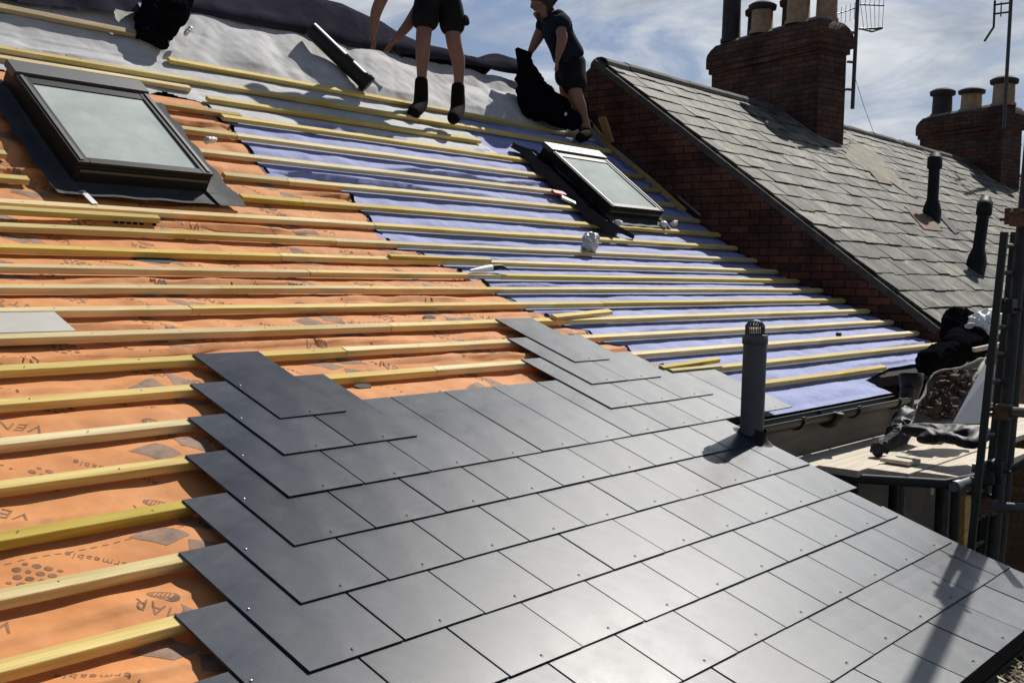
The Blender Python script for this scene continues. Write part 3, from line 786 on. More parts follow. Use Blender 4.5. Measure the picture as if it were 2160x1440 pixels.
# stencil marks on its front face
stp = MB(); p0 = S1(*(0.638, -0.305), 0.0); p1 = S1(*(0.894, -0.299), 0.0)
for i in range(7):
    if i == 5: continue
    a = p0.lerp(p1, i / 7 + .01); c = p0.lerp(p1, i / 7 + .10); nrm = Vector((0, -.0, 1))
    stp.bar(a + Vector((0, -.016, .004)), c + Vector((0, -.016, .004)), .003, .013)
stp.build('stencil_mark', M['black_matt'], st)
# upright batten along the gable and short cut pieces
b = MB(); pp = [S1(7.30, s_, .018) for s_ in (-2.75, -2.3, -1.7, -1.1)]
for a, c in zip(pp[:-1], pp[1:]): b.bar(a, c, .05, .035, up=(0, -.5, .85))
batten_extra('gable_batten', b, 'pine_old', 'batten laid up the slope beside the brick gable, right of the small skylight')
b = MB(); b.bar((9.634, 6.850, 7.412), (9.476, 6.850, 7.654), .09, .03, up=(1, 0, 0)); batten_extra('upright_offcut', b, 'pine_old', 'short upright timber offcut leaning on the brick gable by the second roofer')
b = MB(); b.bar(S1(7.42, -2.25, .03), S1(7.44, -1.78, .03), .07, .02, up=(0, -.5, .85)); tag(b.build('flashing_strip', M['lead']), 'short grey lead strip leaning along the brick gable', 'flashing')
b = MB(); b.bar(S1(7.475, -1.35, .03), S1(7.50, -1.02, .03), .03, .02, up=(0, -.5, .85)); tag(b.build('metal_strip', M['alu']), 'thin bright metal strip at the foot of the gable beside the small skylight', 'strip')

# ------------------------------------------------------------------ new slates
WH = W / 2
TH = .006
rows = {}
for k in range(7, 15):
    r = []; nL = 6 - k; n = nL
    last = 21 if k == 7 else 16
    if k == 7: pass
    while n + 2 <= last: r.append((n, n + 2)); n += 2
    if k > 7:
        ve = {8: 16.3, 9: 16.3, 10: 16.4, 11: 15.85, 12: 16.0, 13: 16.25, 14: 16.3}[k]
        if n < 16: r.append((n, ve))
        else:
            a, b = r[-1]; r[-1] = (a, ve)
    rows[k] = r
rows[6] = [(0, 2), (2, 4), (12, 14), (14, 16), (16, 18)]
rows[5] = [(1, 3), (13, 15), (15, 17)]
rows[4] = [(14, 16)]
rows[15] = [(n, n + 2) for n in range(-9, 15, 2)] + [(15, 16.3)]
course = {14: 'bottom course along the gutter', 13: 'second course up', 12: 'third course up', 11: 'fourth course up', 10: 'fifth course up', 9: 'sixth course up', 8: 'seventh course up', 7: 'eighth course up', 6: 'ninth course up', 5: 'tenth course up', 4: 'topmost course'}
ordn = ['first', 'second', 'third', 'fourth', 'fifth', 'sixth', 'seventh', 'eighth', 'ninth', 'tenth', 'eleventh', 'twelfth', 'thirteenth']
rs = random.Random(11)
UC_LOW = rows.pop(15)
def make_slate(k, n0, n1, idx, label, L=.60, h_head=.001, h_tail=.0155):
    g_ = .0031
    j = rs.uniform(-.001, .001); sh = rs.uniform(-.0012, .0012)
    u0, u1 = n0 * WH + g_ + j, n1 * WH - g_ + j
    s0 = BK * k + .003 + sh; s1 = s0 + L
    tl = rs.uniform(-.0005, .0018); tr = rs.uniform(-.0005, .0018)
    A = S1(u0, s0, h_head); B = S1(u1, s0, h_head); C_ = S1(u1, s1, h_tail + tr); D = S1(u0, s1, h_tail + tl)
    nrm = (B - A).cross(D - A).normalized() * -1
    if nrm.z < 0: nrm = -nrm
    T_ = nrm * TH
    b = MB(); c = .0009
    # slab with a fine dressed edge
    du = Vector((c, 0, 0)); ds = (D - A).normalized() * c
    ns_ = 6; vs = []
    for q in range(ns_ + 1):
        f_ = q / ns_; s_ = s0 + (s1 - s0) * f_; N_ = Sn(s_) * TH
        L_ = S1(u0, s_, h_head + (h_tail + tl - h_head) * f_); R_ = S1(u1, s_, h_head + (h_tail + tr - h_head) * f_)
        vs += [L_, L_ + N_ * .8, L_ + N_ + du, R_ + N_ - du, R_ + N_ * .8, R_]
    fs = [(q * 6 + k_, q * 6 + (k_ + 1) % 6, (q + 1) * 6 + (k_ + 1) % 6, (q + 1) * 6 + k_) for q in range(ns_) for k_ in range(6)]
    fs += [(5, 4, 3, 2, 1, 0), tuple(range(ns_ * 6, ns_ * 6 + 6))]
    b.add(vs, [f[::-1] for f in fs])
    o = b.build('roof_slate', M['slate'])
    tag(o, label, 'slate', 'new dark slates laid on the lower roof')
    return o, A, B, C_, D, nrm
for k in sorted(rows, reverse=True):
    cnt = {}
    for idx, (n0, n1) in enumerate(rows[k]):
        grp = ''
        nm = ordn[idx] if idx < len(ordn) else str(idx + 1)
        if k in (4, 5, 6):
            if n0 < 8: lab = 'dark slate, %s, in the left stepped stack, %s' % ({0: 'left one', 1: 'right one'}[idx] if k == 6 else 'single top one', course[k])
            else:
                q = idx - (2 if k == 6 else 1 if k == 5 else 0)
                lab = 'grey slate, %s from the left in the right stepped stack, %s' % (ordn[q], course[k])
        else:
            lab = 'dark slate, %s from the left stepped edge in the %s' % (nm, course[k])
        if n1 - n0 < 1.6: lab = 'narrow half slate at the right verge in the ' + course[k]
        if k == 14: pass
        o, A, B, C_, D, nrm = make_slate(k, n0, n1, idx, lab)
        # copper rivet by the middle of the tail
        if n1 - n0 > 1.6:
            up_ = (A - D).normalized(); mid = (C_ + D) / 2 + up_ * .028 + nrm * (TH + .0005)
            rv = MB(); rv.lathe(mid - nrm * .001, [(.0034, 0), (.0034, .0010), (.0012, .0015), (.0011, .0035), (.0001, .004)], 8, nrm)
            q = mid + nrm * .003; rv.bar(q, q + up_ * -.008 + Vector((.002, 0, -.001)), .0016, .0010)
            rv.build('rivet', M['rivet'], o)
        # bright nail heads on slates whose side edge is still open
        if (idx == 0 and k >= 5) or (k in (5, 6, 4) and n0 in (12, 13, 14)):
            up_ = (A - D).normalized(); P = A.lerp(D, .52) + Vector((.018, 0, 0)) + nrm * (TH + .0006)
            nl = MB(); nl.lathe(P, [(.0001, .0022), (.003, .002), (.0036, .001), (.0036, 0)][::-1], 10, nrm); nl.build('nail', M['nail'], o)
for idx, (n0, n1) in enumerate(UC_LOW):
    make_slate(14.9, n0, n1, idx, 'hidden eave slate, %s from the left, under the bottom course at the gutter' % (ordn[idx] if idx < 13 else str(idx + 1)), L=.37, h_head=-.004, h_tail=.006)
# pale slate lying on the felt at the left
b = MB(); p = S1(-1.15, .895, -.008); 
q = [S1(-1.3, .80, -.006), S1(-.19, .80, -.006), S1(-.19, .985, -.006), S1(-1.3, .985, -.006)]
b.hexa([q[3], q[2], q[1], q[0]] + [x + Vector((0, -.002, .006)) for x in (q[3], q[2], q[1], q[0])]); tag(b.build('pale_board', M['pale']), 'flat pale board tucked between battens on the orange felt at the left', 'board')
# small grey offcuts of slate on the orange felt
for i, (c, ang, sz) in enumerate([((0.819, 1.576), .3, .05), ((0.693, 0.051), .1, .12), ((1.881, 0.872), .5, .05), ((3.019, 0.157), .9, .04)]):
    b = MB(); P = S1(c[0], c[1], float(h_or(c[0], c[1])) + .005); ax = Vector((1, 0, 0)); nn_ = Sn(c[1]); ay = nn_.cross(ax)
    v_ = [P + (ax * math.cos(t + ang) * sz + ay * math.sin(t + ang) * sz * .5) for t in (0, 1.3, 2.6, 3.7, 5.1)]
    b.add(v_ + [x + nn_ * .004 for x in v_], [(4, 3, 2, 1, 0), (5, 6, 7, 8, 9)] + [(k, (k + 1) % 5, 5 + (k + 1) % 5, 5 + k) for k in range(5)])
    tag(b.build('slate_offcut', M['lead']), ['small grey slate offcut between the two stepped stacks of slates', 'flat grey slate scrap on orange felt below the left skylight', 'small grey scrap on orange felt near the middle of the roof', 'tiny grey scrap beside the short loose batten'][i], 'offcut')

# ------------------------------------------------------------------ skylights
def skylight(u0, u1, s0, s1, h, label, lead_l, lead_b):
    t = empty('skylight', S1((u0 + u1) / 2, s1, -.03), label, 'skylight')
    def slab(b, ua, ub, sa, sb, ha, hb, mi=0, ha2=None):
        h2 = ha2 if ha2 is not None else ha
        b.hexa([S1(ua, sb, ha), S1(ub, sb, ha), S1(ub, sa, h2), S1(ua, sa, h2), S1(ua, sb, hb), S1(ub, sb, hb), S1(ub, sa, hb), S1(ua, sa, hb)], mi)
    f = MB(); e = .045
    slab(f, u0, u0 + e, s0, s1, -.05, h - .025); slab(f, u1 - e, u1, s0, s1, -.05, h - .025)
    slab(f, u0 + e, u1 - e, s1 - e, s1, -.05, h - .025); slab(f, u0 + e, u1 - e, s0, s0 + e, -.05, h - .025)
    f.build('frame', M['frame'], t, bevel=.003)
    g_ = MB(); e2 = .065; o_ = .004
    slab(g_, u0 - o_, u0 + e2, s0 + .12, s1 + o_, h - .022, h); slab(g_, u1 - e2, u1 + o_, s0 + .12, s1 + o_, h - .022, h)
    slab(g_, u0 + e2, u1 - e2, s1 - e2 * .8, s1 + o_, h - .022, h); slab(g_, u0 + e2, u1 - e2, s0 + .12, s0 + .19, h - .022, h - .002)
    g_.build('sash', M['frame'], t, bevel=.004)
    for sd_ in (0, 1):
        c = MB(); ux = u0 + .012 if sd_ == 0 else u1 - .034
        slab(c, ux, ux + .022, s0 + .13, s1 - .01, h, h + .008); c.build('side_trim', M['frame_grey'], t, bevel=.002)
    c = MB(); slab(c, u0 - .01, u1 + .01, s0 - .02, s0 + .115, h - .03, h + .018); c.build('top_cover', M['frame_grey'], t, bevel=.006)
    c = MB(); slab(c, u0 + .02, u1 - .02, s1 + .005, s1 + .011, h - .06, h - .045); c.build('bottom_trim', M['frame_grey'], t)
    p = MB(); slab(p, u0 + e2, u1 - e2, s0 + .19, s1 - e2 * .8, h - .018, h - .010); p.build('glass_pane', M['glass'], t)
    # lead-look flashing: side skirts and bottom apron with a wavy free edge
    for side in (0, 1):
        b = MB(); n = 26; vs = []
        for i in range(n + 1):
            s_ = s0 - .02 + (s1 + .16 - s0) * i / n
            wv = .5 + .5 * math.sin(i * 1.1 + side)
            if side == 0: w1 = lead_l; us = [u0, u0 - .03, u0 - w1 * .6, u0 - w1 - .02 * wv]
            else: us = [u1, u1 + .03, u1 + lead_b * .6, u1 + lead_b + .015 * wv]
            hs = [.02, .004, .006 + .004 * wv, .010 + .010 * wv]
            for u_, h_ in zip(us, hs): vs.append(S1(u_, s_, h_))
        fs = [(i * 4 + k, i * 4 + k + 1, (i + 1) * 4 + k + 1, (i + 1) * 4 + k) for i in range(n) for k in range(3)]
        b.add(vs, fs, 0, smooth=True); b.build('side_flashing', M['lead'], t)
    b = MB(); n = 30; vs = []
    for i in range(n + 1):
        u_ = u0 - lead_l + (u1 - u0 + lead_l + lead_b) * i / n
        wv = .5 + .5 * math.sin(i * .9)
        for s_, h_ in ((s1, .01), (s1 + .015, .004), (s1 + .09, .004 + .004 * wv), (s1 + .14, .006 + .006 * wv)): vs.append(S1(u_, s_, h_))
    fs = [(i * 4 + k, i * 4 + k + 1, (i + 1) * 4 + k + 1, (i + 1) * 4 + k) for i in range(n) for k in range(3)]
    b.add(vs, fs, 0, smooth=True); b.build('apron_flashing', M['lead'], t)
    return t
skylight(.61, 1.44, -1.72, -.72, .135, 'large dark-framed skylight set in orange felt, its pane under pale film', .13, .20)
skylight(5.69, 6.55, -1.86, -.88, .115, 'small dark-framed skylight in lilac felt near the brick gable', .10, .06)
# black flashing roll lying left of the small skylight
b = MB(); n = 14; vs = []
for i in range(n + 1):
    s_ = -1.95 + 1.42 * i / n
    for j in range(7):
        uu = 5.68 - .38 * j / 6; vs.append(S1(uu + .03 * math.sin(i), s_ + .05 * math.sin(j * 1.3), .008 + .016 * abs(math.sin(i * .8 + j * 1.1))))
b.add(vs, [(i * 7 + k, i * 7 + k + 1, (i + 1) * 7 + k + 1, (i + 1) * 7 + k) for i in range(n) for k in range(6)], smooth=True)
tag(b.build('flashing_sheet', M['black_matt']), 'black sheet of flashing lying on battens left of the small skylight', 'flashing')
b = MB(); b.bar(S1(*(5.225, -1.187), .012), S1(*(5.378, -1.170), .012), .05, .02, up=Sn(-1)); tag(b.build('red_wrapper', M['red']), 'red wrapper on a batten end left of the small skylight', 'wrapper')
b = MB(); b.bar(S1(*(5.276, -1.116), .012), S1(*(5.385, -1.028), .012), .05, .02, up=Sn(-1)); tag(b.build('white_wrapper', M['white']), 'white wrapper beside the red one left of the small skylight', 'wrapper')
# white strap under the left skylight
b = MB(); b.bar(S1(*(0.627, -0.634), .006), S1(*(0.639, -0.499), .006), .035, .004, up=Sn(-.6)); tag(b.build('white_strap', M['white']), 'white plastic strap sticking out below the large left skylight', 'strap')

def lump(name, pts, rad_, mt, label, cat, seed=1, amp=.35, sub=3, squash=1.0, parent=None, freq=1.5):
    """crumpled closed form hugging a polyline of centres"""
    bm = bmesh.new()
    k_ = 0
    for i in range(len(pts)):
        for j2 in ([i + 1, i + 2] if len(pts) > 3 else [i + 1]):
            if j2 >= len(pts): continue
            b2 = bmesh.new()
            for q in (i, j2): bmesh.ops.create_icosphere(b2, subdivisions=2, radius=rad_[q], matrix=Matrix.Translation(Vector(pts[q])) @ Matrix.Diagonal((1, 1, squash, 1)))
            bmesh.ops.convex_hull(b2, input=b2.verts[:])
            t2 = bpy.data.meshes.new('t'); b2.to_mesh(t2); b2.free(); bm.from_mesh(t2); bpy.data.meshes.remove(t2)
    me = bpy.data.meshes.new(name); bm.to_mesh(me); bm.free()
    o = bpy.data.objects.new(name, me); COL.objects.link(o)
    rm = o.modifiers.new('rm', 'REMESH'); rm.mode = 'VOXEL'; rm.voxel_size = max(.008, min(rad_) * .16)
    dg = bpy.context.evaluated_depsgraph_get(); dg.update()
    m2 = bpy.data.meshes.new_from_object(o.evaluated_get(dg)); bpy.data.objects.remove(o)
    avg = sum(rad_) / len(rad_)
    b3 = bmesh.new(); b3.from_mesh(m2)
    for _ in range(4): bmesh.ops.smooth_vert(b3, verts=b3.verts[:], factor=.5, use_axis_x=True, use_axis_y=True, use_axis_z=True)
    b3.to_mesh(m2); b3.free(); m2.update()
    nr = [v.normal.copy() for v in m2.vertices]
    for v, n_ in zip(m2.vertices, nr):
        q = v.co * (freq / avg * .35) + Vector((seed * 3.1, seed, 0))
        q = q + Vector((noise.noise(q * .7 + Vector((5, 1, 2))), noise.noise(q * .7), noise.noise(q * .7 + Vector((1, 7, 3))))) * 1.2
        d_ = (1 - abs(noise.noise(Vector((q.x * 1.6, q.y * 1.6, q.z * .8))))) ** 3 * 1.1 + (1 - abs(noise.noise(q * 3.1))) ** 3 * .28 + .07 * noise.noise(q * 6) - .6
        v.co += n_ * d_ * avg * amp
    for p in m2.polygons: p.use_smooth = True
    m2.materials.append(M[mt])
    V = np.array([v.co[:] for v in m2.vertices]); c = Vector(((V[:, 0].min() + V[:, 0].max()) / 2, (V[:, 1].min() + V[:, 1].max()) / 2, V[:, 2].min()))
    if parent is not None: c = org_of(parent)
    m2.transform(Matrix.Translation(-c))
    o = bpy.data.objects.new(name, m2); COL.objects.link(o)
    if parent is not None: o.parent = parent
    else: o.location = c
    if label: tag(o, label, cat)
    return o
bp_ = S1(*(4.781, -0.281), .0)
lump('silver_bag', [bp_ + Vector((0, 0, .05)), bp_ + Vector((.05, .03, .08)), bp_ + Vector((-.06, -.03, .03))], [.07, .055, .055], 'bag', 'crumpled silver plastic bag sitting on the battens of the lilac felt', 'bag', 4, .5)
# scraps by the small skylight
for i, (px, lab) in enumerate([((5.692, -0.737), 'left white scrap below the small skylight'), ((6.483, -0.779), 'bright middle white scrap below the small skylight'), ((6.722, -0.815), 'right white scrap below the small skylight')]):
    p = S1(px[0], px[1], .02); lump('plastic_scrap', [p, p + Vector((.04, 0, .01))], [.03, .025], 'white', lab, 'scrap', 6 + i, .5, 2)
p = S1(*(1.927, -1.346), .0); p = S1(*(1.771, -1.323), .02)
lump('plastic_scrap', [p, p + Vector((.05, .0, .01))], [.025, .02], 'white', 'white scrap on orange felt right of the large skylight', 'scrap', 11, .5, 2)
p = S1(*(5.937, 1.446), -.01)
lump('nail_bundle', [p, p + Vector((.03, 0, .0))], [.022, .02], 'black', 'small dark lump on the lilac felt near the eave', 'lump', 13, .4, 2)
# cone of sealant and trowel on a batten near the middle
b = MB(); a_ = S1(*(2.808, 0.263), .02); c_ = S1(*(3.052, 0.226), .03); b.tube([a_, a_.lerp(c_, .7), c_], [.008, .022, .022], 10)
tg = b.build('sealant_tube', M['white']); tag(tg, 'white sealant tube with dark tip lying where orange meets lilac felt', 'tube')
b = MB(); b.tube([c_, c_ + Vector((.07, -.02, .01)), c_ + Vector((.13, -.04, -.012))], [.024, .016, .006], 10); b.build('nozzle', M['black'], tg)

# ------------------------------------------------------------------ grey flue pipe on the verge
fb = S1(2.595, 2.545, 0.0); FBx, FBy = fb.x, fb.y
zt = (4.963, 2.600, 5.728)[2]
fl = empty('flue_pipe', (FBx, FBy, fb.z - .05), 'grey flue pipe with slotted cap standing through the new slates at the verge', 'flue pipe')
b = MB(); b.tube([(FBx, FBy, fb.z - .10), (FBx + .006, FBy, zt - .045)], .059, 28); b.build('pipe', M['pipe'], fl)
b = MB(); b.lathe((FBx + .004, FBy, zt - .06), [(.060, 0), (.064, .002), (.064, .045), (.056, .05)], 28); b.build('collar', M['pipe'], fl)
b = MB(); cz = zt - .012
for i in range(16):
    a = 2 * math.pi * i / 16
    b.tube([(FBx + .045 * math.cos(a), FBy + .045 * math.sin(a), cz), (FBx + .046 * math.cos(a), FBy + .046 * math.sin(a), cz + .045), (FBx + .030 * math.cos(a), FBy + .030 * math.sin(a), cz + .066), (FBx + .004, FBy, cz + .073)], .0035, 5)
b.lathe((FBx, FBy, cz + .040), [(.050, 0), (.050, .006), (.044, .006), (.044, 0)], 24)
b.build('slotted_cap', M['pipe'], fl)
b = MB(); n = 28; vs = []
for i in range(n):
    a = 2 * math.pi * i / n
    for rr, hh in ((.053, .075), (.060, .045), (.082, .022), (.105, .0175)):
        uu = rr * math.cos(a); s_ = rr * math.sin(a) * 1.1
        q = S1(2.595 + uu * .8, 2.545 + s_, hh + (0 if hh < .03 else 0)); vs.append(q)
b.add(vs, [(i * 4 + k, i * 4 + k + 1, ((i + 1) % n) * 4 + k + 1, ((i + 1) % n) * 4 + k) for i in range(n) for k in range(3)], smooth=True)
b.build('flashing_boot', M['black'], fl)

# ------------------------------------------------------------------ ridge: dark felt draped over, black bundles, pipe
rid = MB(); 
sil = [(-2.0, 2.62), (3.0, 2.52), (5.660, 7.750, 8.241)[::2], (6.211, 7.750, 8.409)[::2], (6.646, 7.750, 8.404)[::2], (7.112, 7.750, 8.334)[::2], (7.551, 7.750, 8.220)[::2], (7.948, 7.750, 8.195)[::2], (8.333, 7.750, 8.168)[::2], (8.810, 7.750, 8.318)[::2], (9.123, 7.750, 8.288)[::2], (9.8, 8.02)]
sil = [(-2.0, 8.35), (3.0, 8.40)] + [tuple(q) for q in sil[2:]]
sx = [q[0] for q in sil]; sz = [q[1] for q in sil]
bot = [(4.864, 7.440, 7.937)[::2], (5.966, 7.440, 7.982)[::2], (6.718, 7.440, 7.965)[::2], (7.697, 7.440, 8.037)[::2], (8.763, 7.440, 8.061)[::2]]
bx_ = [q[0] for q in bot]; bz_ = [q[1] for q in bot]
X_ = np.linspace(-1.5, 9.0, 180); vs = []
for i, x in enumerate(X_):
    zb = float(np.interp(x, bx_, bz_)) + .008 * float(N1(x * 4, 1)); ztp = float(np.interp(x, sx, sz)) + .010 * float(N1(x * 3, 2))
    ztp = max(ztp, zb + .06)
    lipz = zb + min(.10, (ztp - zb) * .6)
    j1 = .02 * float(N2(x * 2.2, 4)); 
    pr = [(7.50, zb + .02), (7.44 + j1, zb - .004), (7.43 + j1, zb + .02), (7.44 + j1, lipz * .6 + zb * .4), (7.46 + j1, lipz), (7.49, lipz + .014), (7.57, lipz * .6 + ztp * .4 + .01), (7.67, lipz * .25 + ztp * .75 + .01), (7.75, ztp), (7.90, ztp - .02), (8.25, ztp - .25), (8.75, ztp - .7)]
    vs += [(x, y + .006 * float(N3(x * 5, k)), z + .006 * float(N3(x * 6 + 3, k * 2))) for k, (y, z) in enumerate(pr)]
m12 = 12
rid.add(vs, [(i * m12 + k, i * m12 + k + 1, (i + 1) * m12 + k + 1, (i + 1) * m12 + k) for i in range(len(X_) - 1) for k in range(m12 - 1)], smooth=True)
tag(rid.build('ridge_felt', M['dark_felt']), 'dark purple felt draped over the ridge and rolled along its edge', 'membrane')
# dark felt flap over the top left
h_dk = lambda u, s: .004 + .035 * np.abs(N1(u * 2.5 + 4, s * 3)) + .02 * np.abs(N2(u * 6, s * 5)) + .02
sheet('dark_felt_flap', -3.2, 2.0, -3.18, -2.70, .03, .02, h_dk, [M['dark_felt']], 'dark felt flap turned back above the brown batten at the top left',
      mask=lambda u, s: (s < -2.74 - .12 * np.clip((u - 1.2) / .8, 0, 1) - .03 * np.abs(N1(u * 7, u * 0))))
lump('black_bundle', [(4.383, 7.245, 7.778), (4.487, 7.196, 7.740), (4.551, 7.130, 7.846), (4.498, 7.276, 7.907), (4.670, 7.236, 7.987), (4.274, 7.127, 7.643), (4.387, 7.066, 7.595)], [.085, .10, .085, .11, .08, .05, .05], 'black_matt', 'black plastic bundle heaped at the top left of the grey felt', 'bundle', 21, .3)
lump('grey_scrap', [(4.617, 7.116, 7.696), (4.672, 7.133, 7.749)], [.018, .018], 'white', 'small white scrap on the black bundle at top left', 'scrap', 22, .4, 2)
pb = MB(); a_ = Vector((6.333, 7.020, 7.560)); c_ = Vector((5.977, 7.360, 8.006))
pb.tube([a_, c_], .068, 24, caps=False); pb.tube([a_ + (c_ - a_) * .002, a_ + (c_ - a_) * .07], .078, 24); pb.tube([c_ + (a_ - c_) * .001, c_ + (a_ - c_) * .02], .062, 24)
tag(pb.build('drain_pipe', M['gutter']), 'short length of black drain pipe lying on the grey felt below the ridge', 'pipe')
b = MB(); b.bar((6.765, 7.243, 7.975), (6.858, 7.156, 7.889), .02, .02); tag(b.build('hand_tool', M['black']), 'dark hand tool lying by the first roofer hands', 'tool')

# ------------------------------------------------------------------ neighbouring houses
def tint_attr(o, vals):
    a = o.data.attributes.new('tint', 'FLOAT', 'FACE'); a.data.foreach_set('value', vals)
def old_roof(parent, x0, x1, seed, gauge=.262, wd=.31, tmax=4.74):
    r = random.Random(seed); b = MB(); tv = []
    def box_(c):
        b.hexa(c); 
    rows_ = int(tmax / gauge) + 1
    for j in range(rows_):
        t1 = tmax - j * gauge; t0 = max(t1 - gauge * 1.9, -.02); x = x0 - (wd / 2 if j % 2 else 0)
        if t1 < .06: break
        while x < x1:
            w_ = wd; a = max(x, x0) + .003; c = min(x + w_, x1) - .003
            if c - a > .02:
                jt = r.uniform(-.020, .020); lift = r.uniform(0, .012); tt = r.uniform(0, 1) ** 1.3
                if r.random() < .06: tt = r.uniform(-.5, -.1)
                P = [NR(a, t1 + jt, .016 + lift), NR(c, t1 + jt + r.uniform(-.004, .004), .016 + lift), NR(c, t0, .0), NR(a, t0, .0)]
                b.hexa([p + NN * -.001 for p in P] + [p + NN * .009 for p in P]); tv += [tt] * 6
            x += w_
    # under-surface and rear slope
    p = [NR(x0, -.02, -.03), NR(x1, -.02, -.03), NR(x1, tmax - .02, -.03), NR(x0, tmax - .02, -.03)]
    b.hexa([q + NN * -.05 for q in p] + [q + NN * .028 for q in p]); tv += [.2] * 6
    bk = [(x0, NA.y, NA.z - .12), (x1, NA.y, NA.z - .12), (x1, NA.y + 4, NA.z - 3.0), (x0, NA.y + 4, NA.z - 3.0)]
    b.hexa([Vector(q) for q in bk] + [Vector(q) + Vector((0, 0, .12)) for q in bk]); tv += [.4] * 6
    o = b.build('roof', M['old_slate'], parent); tint_attr(o, tv); return o
nbA = empty('terraced_house', (14, 7, 0), 'neighbouring house with old grey slate roof above its brick gable and large chimney', 'house')
roofA = old_roof(nbA, 9.90, 18.6, 5)
nbB = empty('terraced_house', (27, 7, 0), 'farther house with old slate roof and smaller chimney with three pots', 'house')
roofB = old_roof(nbB, 18.62, 46, 9)
gw = MB()
prof = [(3.30, 4.0), (3.30, NR(0, 4.78).z - .035)] 
for t_ in np.linspace(4.70, 0, 12): q = NR(0, t_, -.035); prof.append((q.y, q.z))
prof += [(8.6, NA.z - 1.05), (8.6, 4.0)]
n = len(prof)
gw.add([(9.85, y, z) for y, z in prof] + [(10.05, y, z) for y, z in prof], [tuple(range(n))[::-1], tuple(range(n, 2 * n))] + [(i, (i + 1) % n, n + (i + 1) % n, n + i) for i in range(n)])
gw.build('gable_wall', M['brick'], nbA)
vg = MB()
ts = np.linspace(-.02, 4.74, 26)
for a, c in zip(ts[:-1], ts[1:]):
    j = random.uniform(-.006, .006)
    P = [NR(9.84 + j, c, -.07), NR(9.93, c, -.07), NR(9.93, a, -.07), NR(9.84 + j, a, -.07)]
    vg.hexa(P + [p + NN * .066 for p in P])
vg.build('verge_mortar', M['verge'], nbA)
# overhanging thin slates along the verge (undercloak edge)
rw = MB(); rw.box((9.87, 3.32, 0), (46, 3.5, NR(0, 4.78).z - .08)); rw.build('rear_wall', M['brick_brown'], nbA)
wg = MB(); wg.box((9.86, .4, 0), (10.0, 3.3, 4.95)); wg.build('wing_wall', M['brick_brown'], nbA)
gt = MB(); gt.tube([(9.9, 3.27, NR(0, 4.78).z - .05), (30, 3.27, NR(0, 4.78).z - .05)], .055, 10); gt.build('gutter', M['gutter'], nbA)
def ridge_tiles(parent, x0, x1, seed):
    r = random.Random(seed); b = MB(); x = x0
    while x < x1:
        l = .44; dz = r.uniform(-.006, .006); seg = 8; ring = []
        for xx in (x + .004, min(x + l - .004, x1)):
            for rr in (.125, .105):
                ring.append([(xx, NA.y + rr * math.cos(a), NA.z - .045 + dz + rr * .75 * math.sin(a)) for a in np.linspace(-.1, math.pi + .1, seg)])
        A_, B_, C_, D_ = ring
        vs = A_ + B_ + C_ + D_; f = []
        for k in range(seg - 1):
            f += [(k, k + 1, 2 * seg + k + 1, 2 * seg + k), (seg + k, 3 * seg + k, 3 * seg + k + 1, seg + k + 1), (k, seg + k, seg + k + 1, k + 1), (2 * seg + k, 2 * seg + k + 1, 3 * seg + k + 1, 3 * seg + k)]
        b.add(vs, f); x += l
    b.build('ridge_tiles', M['ridge'], parent)
M['ridge'] = mat('ridge_clay', (0.075, 0.065, 0.058), .85, var=.4, nscale=4, bump=.3)
ridge_tiles(nbA, 9.90, 18.6, 1); ridge_tiles(nbB, 18.62, 46, 2)

